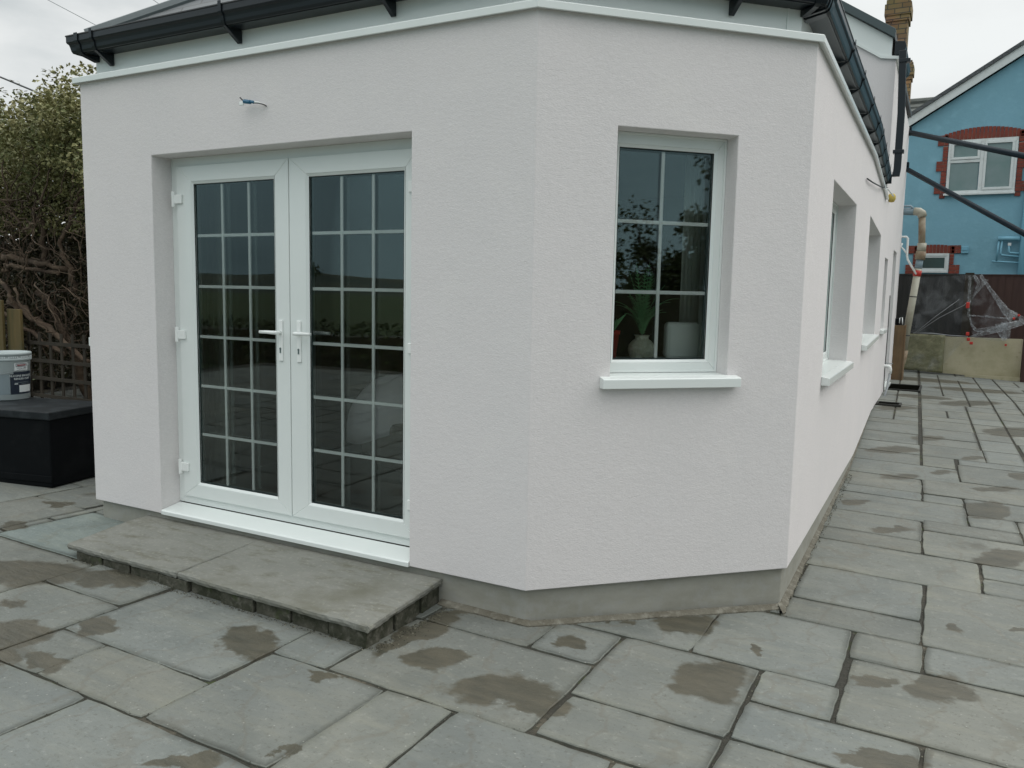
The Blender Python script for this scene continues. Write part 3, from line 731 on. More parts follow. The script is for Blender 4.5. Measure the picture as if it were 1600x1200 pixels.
for (x0, x1, y0, y1) in SL:
    if x1 < -8 or y1 < -6: pass
    hw = rnd.uniform(-.001, .0025)
    a = [(x0+hw, y0+hw), (x1-hw, y0+hw), (x1-hw, y1-hw), (x0+hw, y1-hw)]
    cx_, cy_ = (x0+x1)/2, (y0+y1)/2
    near = (cx_-.5)**2+(cy_+.5)**2 < 30
    step = .05 if near else .3
    per = []; jit = .0035 if near else .0
    for k in range(4):
        p, q = a[k], a[(k+1) % 4]; Ld = math.hypot(q[0]-p[0], q[1]-p[1]); n_ = max(1, int(Ld/step))
        off_ = 0
        for s_ in range(n_):
            f_ = s_/n_; x = p[0]+(q[0]-p[0])*f_; y = p[1]+(q[1]-p[1])*f_
            off_ = off_*.6+rnd.uniform(-jit, jit)
            if s_ == 0: off_ = 0; x += (cx_-x)*.012/max(x1-x0, .3); y += (cy_-y)*.012/max(y1-y0, .3)
            px, py = (0, off_) if abs(q[0]-p[0]) > abs(q[1]-p[1]) else (off_, 0)
            per.append((x+px, y+py))
    dz = rnd.uniform(-.0015, .0015); tx, ty = rnd.uniform(-.003, .003), rnd.uniform(-.003, .003)
    v = rnd.gauss(.96, .05); wv = rnd.uniform(-.025, .012); tint = (v+wv, v, v-wv*1.4)
    if abs(cx_+2.8) < .1 and abs(cy_+.26) < .1: tint = (1.05, 1.17, 1.22)
    def P(x, y, inset, down):
        x2 = x+(inset if x < cx_ else -inset)*(abs(x-cx_)/((x1-x0)/2)); y2 = y+(inset if y < cy_ else -inset)*(abs(y-cy_)/((y1-y0)/2))
        return (warp(x2, y2), y2, g(warp(x2, y2), y2)+dz+tx*(x2-cx_)+ty*(y2-cy_)-down)
    top = [P(x, y, .0035, 0) for x, y in per]; mid = [P(x, y, 0, .0035) for x, y in per]; low = [P(x, y, -.001, .04) for x, y in per]
    # top face split in strips so that it follows the falls
    n_ = len(per); base = len(pv.v); pv.v += top+mid+low
    inn = [P(x, y, .03, -.0004) for x, y in per]; ib_ = len(pv.v); pv.v += inn
    pv.f.append(tuple(ib_+k for k in range(n_))); pv.c.append(tint)
    dirt = []; q_ = rnd.uniform(.7, 1)
    for k in range(n_): q_ = min(1.04, max(.50, q_+rnd.uniform(-.16, .16))); dirt.append((tint[0]*q_, tint[1]*q_, tint[2]*q_*.96))
    for k in range(n_):
        k2 = (k+1) % n_
        pv.f.append((base+k, base+k2, ib_+k2, ib_+k)); pv.c.append((dirt[k], dirt[k2], tint, tint))
    for k in range(n_):
        k2 = (k+1) % n_
        pv.f.append((base+k, base+n_+k, base+n_+k2, base+k2)); pv.c.append((tint[0]*.92, tint[1]*.92, tint[2]*.9))
        pv.f.append((base+n_+k, base+2*n_+k, base+2*n_+k2, base+n_+k2)); pv.c.append((.6, .6, .55))
paving = pv.build('paving', M['slab'], fixn=False); tag(paving, kind='structure')

# mortar haunch along the wall foot
hb = MB()
def strip(pts):       # list of (x,y) wall side, (x,y) slab side
    fine = []; hr = random.Random(8)
    for (w0, m0), (w1, m1) in zip(pts, pts[1:]):
        n_ = max(2, int(math.hypot(m1[0]-m0[0], m1[1]-m0[1])/.05))
        for i in range(n_):
            f = i/n_; w = (w0[0]+(w1[0]-w0[0])*f, w0[1]+(w1[1]-w0[1])*f); m_ = (m0[0]+(m1[0]-m0[0])*f, m0[1]+(m1[1]-m0[1])*f)
            k = hr.uniform(-.15, .15); m_ = (m_[0]+(m_[0]-w[0])*k, m_[1]+(m_[1]-w[1])*k); fine.append((w, m_))
    fine.append(pts[-1])
    rows = [[(w[0], w[1], g(*w)+.022), (m_[0], m_[1], g(*m_)+.006), (m_[0]+.0, m_[1], g(*m_)-.03)] for w, m_ in fine]
    hb.sweep(rows, closed_profile=False)
M['haunch'] = mat('cement_haunch', (.15, .14, .11), .9, bump=[(50, .8, 5, I3, .01), (10, .7, 4, I3, .02)], var=[(5, .4, .65, (.11, .10, .075), I3), (22, .5, .75, (.26, .25, .21), I3)])
strip([((-.48, .03), (-.48, -.015)), ((-.2, .03), (-.2, -.01)), ((0.02, .03), (.02, .0)), ((.35, .36), (.372, .335)), ((.7, .70), (.73, .68)), ((.975, .965), (.99, .93))])
strip([((.975, .96), (1.02, .87)), ((.965, 1.6), (1.005, 1.5)), ((.96, 2.2), (1.0, 2.2)), ((.955, 3.2), (.985, 3.2)), ((.95, 4.5), (.97, 4.5)), ((.85, 7.8), (.87, 7.8)), ((.83, 10), (.85, 10))])
tag(hb.build('mortar_haunch', M['haunch']), kind='structure')

# gravel, grit and crumbs of mortar lying in the joints and under the step
sg = MB(); r2_ = random.Random(5)
def stone(x, y, z, r):
    n = len(sg.v); k = r2_.uniform(.6, 1.3)
    P_ = [(r, 0, 0), (0, r*k, 0), (-r, 0, 0), (0, -r*k, 0), (0, 0, r*.7), (0, 0, -r*.5)]
    w = r2_.uniform(0, 6.28)
    for a, b, c in P_: sg.v.append((x+a*math.cos(w)-b*math.sin(w), y+a*math.sin(w)+b*math.cos(w), z+c))
    v = r2_.choice((.25, .35, .5, .7, .9, 1.7))
    for f in ((0, 1, 4), (1, 2, 4), (2, 3, 4), (3, 0, 4), (1, 0, 5), (2, 1, 5), (3, 2, 5), (0, 3, 5)): sg.f.append(tuple(n+i for i in f)); sg.c.append((v, v, v*.9))
for _ in range(700):                                   # along the foot of the step
    x = r2_.uniform(-2.5, -.42); y = -.60+r2_.gauss(0, .010); stone(x, y, g(x, y)+.001, r2_.uniform(.0012, .004))
for _ in range(500):
    x = -.43+abs(r2_.gauss(0, .03)); y = r2_.uniform(-.60, .0); stone(x, y, g(x, y)+.001, r2_.uniform(.0012, .0038))
for _ in range(700):                                   # strip beside the long wall
    y = r2_.uniform(.9, 4.2); x = r2_.uniform(.955, 1.02); stone(x, y, g(x, y)+.006, r2_.uniform(.002, .006))
for s_ in SL[:60]:                                       # joints
    for _ in range(26):
        if r2_.random() < .5: x = r2_.choice((s_[0], s_[1]))+r2_.gauss(0, .004); y = r2_.uniform(s_[2], s_[3])
        else: y = r2_.choice((s_[2], s_[3]))+r2_.gauss(0, .004); x = r2_.uniform(s_[0], s_[1])
        stone(warp(x, y), y, g(x, y)-.002, r2_.uniform(.0015, .0035))
for _ in range(500):
    x = r2_.uniform(-3, 2.4); y = r2_.uniform(-1.8, .9)
    if y > 0 and x < 1: continue
    stone(x, y, g(x, y)+.001, r2_.uniform(.0008, .0022))
def grit_mat():
    Mt = mat('grit', (.14, .135, .11), .9); t = Mt.node_tree; at = N('ShaderNodeAttribute', t); at.attribute_name = 'tint'
    mx = N('ShaderNodeMix', t); mx.data_type = 'RGBA'; mx.blend_type = 'MULTIPLY'; mx.inputs['Factor'].default_value = 1; mx.inputs['A'].default_value = (.14, .135, .11, 1)
    t.links.new(at.outputs['Color'], mx.inputs['B']); t.links.new(mx.outputs['Result'], t.nodes['Principled BSDF'].inputs['Base Color']); return Mt
sgo = sg.build('gravel', grit_mat()); tag(sgo, 'loose grit and mortar crumbs in the paving joints', 'gravel', kind='stuff')

# ------------------------------------------------------------------ THE DOORSTEP
step = tag(empty('doorstep', (-1.5, -.3, -.17)), 'low stone doorstep of two weathered slabs on dark brick below the patio doors', 'doorstep')
def rel(o, p): return (p[0]-p[0]*0, p[1], p[2])
M['stepstone'] = mat('doorstep_stone', (.200, .202, .178), .85, bump=[(26, .55, 6, I3, .006), (5, .5, 4, (1, 2, 1), .012), (90, .4, 3, I3, .003)],
                     var=[(4, .38, .66, (.235, .235, .208), (1, 2, 1)), (11, .5, .75, (.135, .13, .095), (.6, 1.5, 1)), (45, .55, .75, (.31, .31, .26), I3), (2, .56, .74, (.15, .148, .115), I3)])
M['stepbrick'] = mat('doorstep_brick', (.085, .082, .062), .95, bump=[(40, .9, 5, I3, .010), (12, .8, 4, I3, .015)], var=[(9, .38, .6, (.035, .038, .022), I3), (30, .52, .7, (.13, .125, .10), I3), (5, .6, .72, (.05, .07, .02), I3)])
def stepslab(poly, z0, z1):
    mb = MB(); r = random.Random(3)
    per = []
    for k in range(len(poly)):
        p, q = poly[k], poly[(k+1) % len(poly)]; L_ = math.hypot(q[0]-p[0], q[1]-p[1]); n_ = max(2, int(L_/.03)); o_ = 0
        dx, dy = (q[1]-p[1])/L_, -(q[0]-p[0])/L_
        for s_ in range(n_):
            f = s_/n_; o_ = o_*.7+r.uniform(-.003, .003)
            per.append((p[0]+(q[0]-p[0])*f+dx*o_, p[1]+(q[1]-p[1])*f+dy*o_, dx, dy, r.uniform(.004, .009)))
    n = len(per)
    rings = [[(x-dx*.008, y-dy*.008, z1) for x, y, dx, dy, b in per], [(x-dx*.002, y-dy*.002, z1-.004) for x, y, dx, dy, b in per], [(x+dx*(b-.006), y+dy*(b-.006), (z0+z1)/2) for x, y, dx, dy, b in per], [(x-dx*b, y-dy*b, z0) for x, y, dx, dy, b in per]]
    for R_ in rings: mb.v += R_
    mb.f.append(tuple(range(n))); mb.f.append(tuple(3*n+k for k in reversed(range(n)))); mb.c += [None, None]
    for i in range(3):
        for k in range(n): mb.f.append((i*n+k, (i+1)*n+k, (i+1)*n+(k+1) % n, i*n+(k+1) % n)); mb.c.append(None)
    for i, v in enumerate(mb.v): mb.v[i] = (v[0]+1.5, v[1]+.3, v[2]+.17)
    return mb.build('stone_slab', M['stepstone'], step)
stepslab([(-2.53, -.585), (-1.655, -.585), (-1.70, .10), (-2.66, .10), (-2.63, -.19)], -.070, -.038)
stepslab([(-1.641, -.592), (-.422, -.622), (-.475, .026), (-1.693, .026)], -.068, -.036)
bmb = MB(); r = random.Random(2)
def brick_run(x0, y0, x1, y1, z0, z1, d):
    L_ = math.hypot(x1-x0, y1-y0); ux, uy = (x1-x0)/L_, (y1-y0)/L_; nx_, ny_ = uy, -ux; u = 0
    while u < L_-.02:
        w = min(.215, L_-u-.005); o_ = r.uniform(-.014, .004)
        a = [(x0+ux*u+nx_*o_, y0+uy*u+ny_*o_), (x0+ux*(u+w)+nx_*o_, y0+uy*(u+w)+ny_*o_)]
        b = [(p[0]-nx_*d, p[1]-ny_*d) for p in a]
        P_ = [a[0], a[1], b[1], b[0]]
        bmb.box8([(p[0]+1.5, p[1]+.3, z0+.17) for p in P_]+[(p[0]+1.5, p[1]+.3, z1+.17+r.uniform(-.002, 0)) for p in P_]); u += .225
brick_run(-2.47, -.568, -.445, -.596, -.26, -.073, .09)
brick_run(-.442, -.598, -.492, .025, -.26, -.073, .09)
bmb.build('brick_riser', M['stepbrick'], step, bevel=.004)
mcore = MB(); mcore.box(-2.40+1.5, -.53+1.5, -.53+.3, .02+.3, -.3+.17, -.074+.17); mcore.build('mortar_core', M['joint'], step)
# ------------------------------------------------------------------ THINGS BY THE LEFT END OF THE HOUSE
def tube_thing(name, pts, r, material, label, cat, group=None, n=8, smooth=True, kind=None):
    mb = MB(); mb.tube(pts, r, n); o = mb.build(name, material, None, smooth=smooth); return tag(o, label, cat, group, kind)
M['blackbox'] = mat('black_plastic', (.005, .006, .007), .6, bump=[(40, .15, 3, I3, .002)], var=[(5, .5, .75, (.010, .011, .012), I3)], spec=.08)
M['blacklid'] = mat('black_plastic_lid', (.010, .013, .015), .6, bump=[(25, .25, 4, I3, .003)], var=[(7, .48, .7, (.028, .034, .038), I3)], spec=.25)
RB = math.radians(13)
box = tag(empty('storage_box', (-3.985, .25, -.10), RB), 'large black plastic storage box standing against the left end of the house', 'storage box')
def lbox(mb, *a): mb.box(*a)
b = MB(); b.box(-1.25, -.02, .02, .58, 0, .505); b.build('box_body', M['blackbox'], box, bevel=.012, seg=3)
b = MB(); b.box(-1.27, 0, 0, .60, .500, .560); b.build('lid', M['blacklid'], box, bevel=.010, seg=3)
b = MB(); b.box(-1.26, -.01, .008, .016, .04, .09); b.build('base_rib', M['blackbox'], box, bevel=.004)
b = MB(); b.box(-.75, -.52, .004, .0195, .40, .46); b.build('handle_grip', M['blackbox'], box, bevel=.004)

M['pail'] = mat('white_pail_plastic', (.50, .56, .56), .35, bump=[(5, .05, 2, I3, .002)])
M['paillid'] = mat('grey_pail_lid', (.34, .39, .39), .4)
M['navy'] = mat('navy_label', (.012, .02, .035), .4); M['lgrey'] = mat('grey_label', (.22, .27, .29), .4); M['ink'] = mat('label_ink_white', (.55, .6, .6), .5)
M['redink'] = mat('label_ink_red', (.25, .04, .05), .5); M['darkink'] = mat('label_ink_dark', (.05, .05, .06), .5); M['tape'] = mat('white_sticker', (.62, .66, .66), .5)
M['metal'] = mat('wire_metal', (.3, .33, .34), .35, metal=.8)
BX, BY, BZ = -4.93, .515, .462
pail = tag(empty('plastic_bucket', (BX, BY, BZ)), 'white plastic render paint tub with grey lid and navy label on the black storage box', 'bucket')
b = MB(); b.lathe([(.146, 0), (.150, .004), (.160, .30), (.1655, .305), (.1655, .312), (.158, .316)], (0, 0, 0), 48); b.build('pail_body', M['pail'], pail, smooth=True)
b = MB(); b.lathe([(.166, .306), (.171, .310), (.172, .325), (.169, .327), (.1695, .350), (.173, .352), (.173, .366), (.168, .372), (.155, .370), (.150, .362), (.0001, .362)], (0, 0, 0), 48); b.build('lid', M['paillid'], pail, smooth=True)
b = MB()
for k in range(72):
    a = 2*math.pi*k/72
    if k % 6 == 0: continue
    c, q = math.cos(a), math.sin(a); R_ = .1702
    b.box8([(R_*math.cos(a+s_*.026)+c*0, R_*math.sin(a+s_*.026), z) if e_ == 0 else ((R_+.0018)*math.cos(a+s_*.026), (R_+.0018)*math.sin(a+s_*.026), z) for z in (.331, .344) for (s_, e_) in ((-1, 0), (1, 0), (1, 1), (-1, 1))])
b.build('lid_notches', M['ink'], pail)['kind'] = 'stuff'
# labels curved round the body; az0 = direction towards the patio
AZ = math.atan2(-3.24-BY, 1.64-BX)
def curved(mb, a0, a1, z0, z1, off=.0012, n=10):
    def R_(z): return .150+.010*(z/.30)+off
    for i in range(n):
        u0 = AZ+a0+(a1-a0)*i/n; u1 = AZ+a0+(a1-a0)*(i+1)/n
        P_ = [(R_(z)*math.cos(u), R_(z)*math.sin(u), z) for u, z in ((u0, z0), (u1, z0), (u1, z1), (u0, z1))]
        P2_ = [((R_(z)+.0006)*math.cos(u), (R_(z)+.0006)*math.sin(u), z) for u, z in ((u0, z0), (u1, z0), (u1, z1), (u0, z1))]
        mb.poly(P2_)
def cl(name, a0, a1, z0, z1, m_, off=.0012, n=10):
    b = MB(); curved(b, a0, a1, z0, z1, off, n); return b.build(name, m_, pail)
cl('front_label', .10, 1.35, .045, .205, M['navy'])
cl('front_label', .25, 1.30, .200, .222, M['navy'], .0018)
cl('side_label', -.42, .085, .045, .205, M['lgrey'])
cl('sticker', .50, 1.25, .060, .115, M['tape'], .0026)
cl('sticker', .30, 1.02, .232, .292, M['tape'], .0012)
# red framed maker's mark
for (a0, a1, z0, z1) in ((.36, .94, .283, .287), (.36, .94, .262, .266), (.36, .38, .266, .283), (.92, .94, .266, .283)): cl('label_frame', a0, a1, z0, z1, M['darkink'], .0026, 4)
cl('label_band', .42, .88, .2695, .2785, M['redink'], .0026, 6); cl('label_rule', .42, .88, .250, .253, M['darkink'], .0026, 6)
cl('label_rule', .30, 1.1, .137, .139, M['lgrey'], .0026, 6); cl('label_rule', .62, 1.1, .125, .127, M['lgrey'], .0026, 6)
cl('label_mark', .28, .44, .124, .131, M['ink'], .0026, 4)
def curved_text(txt, a_c, z, size, m_, off=.0030):
    cu = bpy.data.curves.new('t', 'FONT'); cu.body = txt; cu.size = size; cu.align_x = 'CENTER'; cu.offset = size*.02
    to = bpy.data.objects.new('t', cu); COL.objects.link(to); bpy.context.view_layer.update()
    me = bpy.data.meshes.new_from_object(to.evaluated_get(bpy.context.evaluated_depsgraph_get())); bpy.data.objects.remove(to)
    for v in me.vertices:
        zz = z+v.co.y; R_ = .150+.010*(zz/.30)+off; a = AZ+a_c+v.co.x/R_
        v.co = (R_*math.cos(a), R_*math.sin(a), zz)
    me.materials.append(m_); o = bpy.data.objects.new('label_lettering', me); COL.objects.link(o); o.parent = pail
curved_text('SILICONE ENHANCED', .70, .184, .0205, M['ink'])
curved_text('RENDER COAT', .70, .160, .0205, M['ink'])
b = MB()
pts = []
for i in range(25):
    a = AZ-2.25+(3.45)*i/24; k = i/24; z = .292-.085*math.sin(math.pi*min(1, k*1.0))
    pts.append((.171*math.cos(a), .171*math.sin(a), z))
b.tube(pts, .0022, 6); b.build('wire_handle', M['metal'], pail, smooth=True)

# trellis and two fence boards
M['oldwood'] = mat('weathered_wood', (.024, .019, .012), .9, bump=[(20, .5, 5, (1, 1, .15), .004)], var=[(6, .4, .7, (.040, .031, .020), (1, 1, .3))])
M['newwood'] = mat('green_treated_wood', (.10, .072, .022), .8, bump=[(16, .5, 5, (1, 1, .1), .004)], var=[(7, .4, .68, (.06, .055, .02), (3, 3, .35)), (3, .5, .7, (.15, .10, .035), (2, 2, .3))])
TY = 1.36
tr = tag(empty('trellis', (-5.4, TY, -.1)), 'old dark square wooden trellis behind the storage box', 'trellis')
for k in range(14):
    x = -.62-.0+k*.165
    b = MB(); b.box(x-.016, x+.016, -.012, 0, 0, 1.02); b.build('upright', M['oldwood'], tr)
for k in range(6):
    z = .10+k*.165
    b = MB(); b.box(-.7, 1.65, -.025, -.0125, z-.016, z+.016); b.build('crosspiece', M['oldwood'], tr)
fb1 = MB(); fb1.box(-6.48, -6.205, 1.22, 1.245, -.08, 1.215); 
tag(fb1.build('fence_board', M['newwood'], bevel=.003), 'taller green treated timber board at the far left edge beside the trellis', 'fence board', 'timber boards by the trellis')
fb2 = MB(); fb2.box(-6.200, -5.985, 1.26, 1.285, -.08, 1.135)
tag(fb2.build('fence_board', M['newwood'], bevel=.003), 'shorter green treated timber board between the tall board and the trellis', 'fence board', 'timber boards by the trellis')
fb3 = MB(); fb3.box(-8.4, -6.49, 1.24, 1.265, -.08, 1.2)
tag(fb3.build('garden_fence', M['newwood'], bevel=.003), 'timber fence panel running off to the left of the storage box', 'fence')

# ------------------------------------------------------------------ FOLIAGE
def leaf_mat(name, c1, c2, c3_, c4_):
    Mt = mat(name, c1, .5, var=[(1.7, .38, .6, c2, I3), (4.5, .48, .66, c3_, I3), (26, .5, .72, c4_, I3)], spec=.35)
    b = Mt.node_tree.nodes['Principled BSDF']
    return Mt
M['ivy'] = leaf_mat('ivy_leaf', (.165, .175, .06), (.23, .21, .09), (.09, .115, .04), (.38, .37, .20))
M['ivyd'] = leaf_mat('dark_ivy_leaf', (.045, .042, .018), (.06, .05, .022), (.025, .028, .01), (.09, .075, .04))  # dark version of the ivy leaf, shade put into its colour
M['bark'] = mat('ivy_bark', (.075, .048, .030), .9, bump=[(30, .8, 5, I3, .01)], var=[(9, .42, .66, (.13, .095, .062), (1, 1, 3)), (3, .45, .68, (.04, .026, .017), I3)])
M['treeleaf'] = leaf_mat('tree_leaf', (.04, .06, .015), (.06, .075, .02), (.025, .04, .01), (.09, .10, .035))
def leaves(mb, n, fn, size, rr):
    for _ in range(n):
        p = fn()
        if p is None: continue
        s_ = size*rr.uniform(.6, 1.35)
        d = Vector((rr.gauss(0, 1), rr.gauss(0, 1), rr.gauss(-.2, .8))).normalized()
        w = d.cross(Vector((rr.gauss(0, 1), rr.gauss(0, 1), rr.gauss(0, 1)))).normalized(); up = d.cross(w)*.22
        p = Vector(p)
        a = p; c = p+d*s_; l = p+d*s_*.5+w*s_*.36+up*s_; r_ = p+d*s_*.5-w*s_*.36+up*s_
        n0 = len(mb.v); mb.v += [tuple(a), tuple(r_), tuple(c), tuple(l)]
        mb.f += [(n0, n0+1, n0+2), (n0, n0+2, n0+3)]; mb.c += [None, None]
rr = random.Random(21)
ivy = tag(empty('ivy_bush', (-6.6, 2.2, -.1)), 'tall ivy-covered bush with tangled bare stems at the left of the house', 'bush')
ivy_c = []       # clumps: centre, radii
for _ in range(70):
    x = rr.uniform(-10.5, -4.6); y = rr.uniform(1.7, 3.3)
    top = 3.28+.25*math.sin(x*2.1+1)-.12*max(0, x+6.6)*2.2
    z = rr.uniform(2.45, top-.15); ivy_c.append((x, y, z, rr.uniform(.3, .55), rr.uniform(.2, .38)))
def ivy_pt(R_=rr):
    x, y, z, r_, rz = R_.choice(ivy_c)
    t = R_.uniform(0, 2*math.pi); v = R_.uniform(-1, 1); k = R_.uniform(.72, 1.06); q = math.sqrt(1-v*v)
    return (x+r_*q*math.cos(t)*k+6.6, y+r_*q*math.sin(t)*k-2.2, z+rz*v*k+.1)
b = MB(); leaves(b, 60000, ivy_pt, .046, rr)
# flowering shoots standing up from the crown
for (x, zt) in ((-7.62, 3.62), (-7.5, 3.50), (-7.05, 3.66), (-6.86, 3.62), (-6.63, 3.50), (-6.35, 3.32), (-6.12, 3.22), (-6.02, 3.1), (-7.9, 3.55), (-8.4, 3.6)):
    for k in range(46):
        f = rr.random(); z = zt-.42*f; rad = .015+.075*abs(math.sin(f*9))*(.5+f)
        a = rr.uniform(0, 6.28); p = Vector((x+6.6+rad*math.cos(a)*.3, .1+rad*math.sin(a)*.3, z+.1)); d = Vector((math.cos(a), math.sin(a), rr.uniform(-.5, .3))).normalized()*.055
        w = d.cross(Vector((0, 0, 1))).normalized()*.014; n0 = len(b.v)
        b.v += [tuple(p), tuple(p+d*.5-w), tuple(p+d), tuple(p+d*.5+w)]; b.f.append((n0, n0+1, n0+2, n0+3)); b.c.append(None)
b.build('crown', M['ivy'], ivy, fixn=False)
b = MB()     # dark brown leaf backing, shade behind the stems put into its colour
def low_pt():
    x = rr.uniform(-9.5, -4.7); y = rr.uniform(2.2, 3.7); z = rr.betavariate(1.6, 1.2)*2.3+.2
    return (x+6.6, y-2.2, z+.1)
leaves(b, 30000, low_pt, .06, rr); b.build('dark_leaf_backing', M['ivyd'], ivy, fixn=False)
b = MB()
def low2():
    x = rr.uniform(-9.5, -4.7); y = rr.uniform(1.9, 2.5); z = rr.uniform(1.9, 2.45)
    return (x+6.6, y-2.2, z+.1)
leaves(b, 8000, low2, .04, rr); b.build('foliage', M['ivy'], ivy, fixn=False)
def stem(pts, r0, r1, jit=.05, sub=4, parent=ivy, name='stem'):
    pts = [Vector(p) for p in pts]; P_ = []
    for i in range(len(pts)-1):
        a = pts[max(i-1, 0)]; p, q = pts[i], pts[i+1]; c = pts[min(i+2, len(pts)-1)]
        for k in range(sub):
            t = k/sub
            v = .5*((2*p)+(-a+q)*t+(2*a-5*p+4*q-c)*t*t+(-a+3*p-3*q+c)*t**3)
            P_.append(v+Vector((rr.gauss(0, jit), rr.gauss(0, jit), rr.gauss(0, jit)))*.35)
    P_.append(pts[-1])
    n = len(P_); R_ = [r0+(r1-r0)*i/(n-1) for i in range(n)]; R_ = [r*.66*rr.uniform(.78, 1.18) for r in R_]
    mb = MB(); mb.tube([tuple(p-Vector((-6.6, 2.2, -.1))) for p in P_], R_, 8); return mb.build(name, M['bark'], parent, smooth=True)
TRK = [
 ([(-7.7, 1.85, 1.78), (-7.38, 1.75, 1.63), (-7.15, 1.72, 1.64), (-6.7, 1.70, 1.62), (-6.28, 1.72, 1.56), (-6.1, 1.9, 1.5)], .05, .045),
 ([(-6.80, 1.62, 1.50), (-6.72, 1.60, 1.545), (-6.5, 1.6, 1.53), (-6.28, 1.62, 1.50), (-6.15, 1.75, 1.47)], .034, .028),
 ([(-7.18, 1.6, 1.42), (-7.0, 1.58, 1.41), (-6.74, 1.58, 1.35), (-6.62, 1.56, 1.22), (-6.58, 1.58, 1.08)], .024, .034),
 ([(-7.3, 1.6, 1.25), (-6.95, 1.58, 1.14), (-6.6, 1.56, 1.0), (-6.2, 1.55, .84), (-5.8, 1.55, .70)], .040, .035),
 ([(-6.95, 1.72, 1.17), (-6.62, 1.66, 1.13), (-6.3, 1.62, 1.0), (-5.95, 1.60, .88), (-5.5, 1.6, .65)], .06, .04),
 ([(-6.5, 1.5, 1.3), (-6.3, 1.52, 1.1), (-6.1, 1.55, .95), (-5.9, 1.6, .85)], .02, .012),
 ([(-5.9, 1.9, 2.3), (-5.98, 1.85, 2.12), (-6.08, 1.8, 1.95), (-6.12, 1.78, 1.72), (-6.02, 1.8, 1.5), (-6.05, 1.85, 1.3)], .022, .04),
 ([(-6.12, 1.7, 2.5), (-6.2, 1.65, 2.2), (-6.26, 1.6, 2.08), (-6.24, 1.6, 1.95), (-6.45, 1.6, 1.88)], .012, .020),
 ([(-7.6, 2.0, 3.0), (-7.45, 1.9, 2.5), (-7.42, 1.85, 2.2), (-7.5, 1.8, 1.8), (-7.7, 1.9, .9), (-7.8, 1.9, -.1)], .03, .09),
 ([(-6.84, 1.68, 2.66), (-6.8, 1.66, 2.4), (-6.70, 1.66, 2.22), (-6.74, 1.66, 2.1), (-6.60, 1.66, 1.97)], .010, .016),
 ([(-6.28, 1.68, 2.55), (-6.3, 1.66, 2.35), (-6.45, 1.66, 2.22), (-6.55, 1.66, 2.12)], .010, .014),
 ([(-6.9, 2.0, 1.3), (-6.5, 2.0, .9), (-6.3, 2.1, .3), (-6.3, 2.1, -.1)], .05, .09),
 ([(-7.0, 2.1, 3.0), (-6.9, 2.0, 2.4), (-6.75, 2.0, 1.9), (-6.7, 1.95, 1.6)], .025, .05),
]
for p, a, c in TRK: stem(p, a, c)
for k in range(190):                              # thin tangled runners
    x = rr.uniform(-7.6, -5.7); z = rr.choice((rr.uniform(1.55, 2.25), rr.uniform(1.1, 2.2), rr.uniform(.75, 1.3))); y = rr.uniform(1.5, 1.95); a = rr.gauss(0, .55); p = [(x, y, z)]
    for _ in range(rr.randint(3, 6)):
        a += rr.gauss(0, .55); L_ = rr.uniform(.07, .17)
        x += L_*math.cos(a); z += L_*math.sin(a); y += rr.gauss(0, .03); p.append((x, y, z))
    stem(p, rr.choice((.005, .006, .008, .012)), rr.uniform(.002, .005), .04, 2, name='twig')

# hedge added as a dark backing behind the bush and its stems
hd = tag(empty('hedge', (-7, 4.6, -.1)), 'hedge added as dark backing behind the ivy bush', 'hedge')
b = MB()
def hp(): return (rr.uniform(-5, 3.3), rr.uniform(-.5, .5), rr.uniform(0, 2.35))
leaves(b, 9000, hp, .12, rr); b.build('foliage', M['ivyd'], hd, fixn=False)
b = MB(); b.box(-5, 3.3, -.12, .12, 0, 2.1); b.build('dark_core', mat('dark_backing', (.02, .016, .01), .95, bump=[(25, 1, 5, I3, .05)]), hd)  # solid dark box, shade inside the hedge put into its colour

# overhead cables
M['cable'] = mat('cable_black', (.03, .032, .035), .5); M['cableg'] = mat('cable_grey', (.25, .27, .28), .5)
tube_thing('overhead_cable', [(-19, 6, 6.9), (-14.28, 6, 5.2), (-11.87, 6, 4.37), (-4, 6.05, 1.9+.9)], .016, M['cable'], 'black overhead cable sloping down towards the left corner of the house', 'overhead cable', 'overhead cables')
tube_thing('overhead_cable', [(-15, 4, 7.9), (-9.62, 4, 5.275), (-8.48, 4, 4.746), (-3.4, 4.05, 2.9)], .0045, M['cableg'], 'thin pale cable meeting the roof just above the gutter end', 'overhead cable', 'overhead cables')
tube_thing('overhead_cable', [(-13, 4, 8.6), (-7.9, 4, 5.22), (-7.3, 4, 4.86), (-2.9, 4.4, 3.3)], .0045, M['cableg'], 'thin pale cable highest in the sky above the slate hip', 'overhead cable', 'overhead cables')

# ------------------------------------------------------------------ SMALL FITTINGS ON THE WALLS
M['blue'] = mat('blue_connector', (.015, .12, .22), .35)
wires = tag(empty('wire_stub', (-1.65, 0, 2.35)), 'cable tails with a blue connector poking out of the wall above the doors', 'cable')
def wp(x, y, z): return (x+1.65, y, z-2.35)
b = MB(); b.tube([wp(-1.600, .02, 2.335), wp(-1.600, -.02, 2.337), wp(-1.612, -.035, 2.342), wp(-1.64, -.04, 2.345)], .004, 8); b.build('cable_tail', M['bar'], wires, smooth=True)
b = MB(); b.tube([wp(-1.585, .01, 2.325), wp(-1.585, -.02, 2.332), wp(-1.61, -.035, 2.338), wp(-1.645, -.04, 2.341)], .0028, 6); b.build('cable_tail', M['cable'], wires, smooth=True)
b = MB(); b.tube([wp(-1.635, -.04, 2.343), wp(-1.66, -.045, 2.349)], .0075, 8); b.tube([wp(-1.655, -.045, 2.345), wp(-1.70, -.045, 2.353)], .011, 8); b.build('connector', M['blue'], wires)
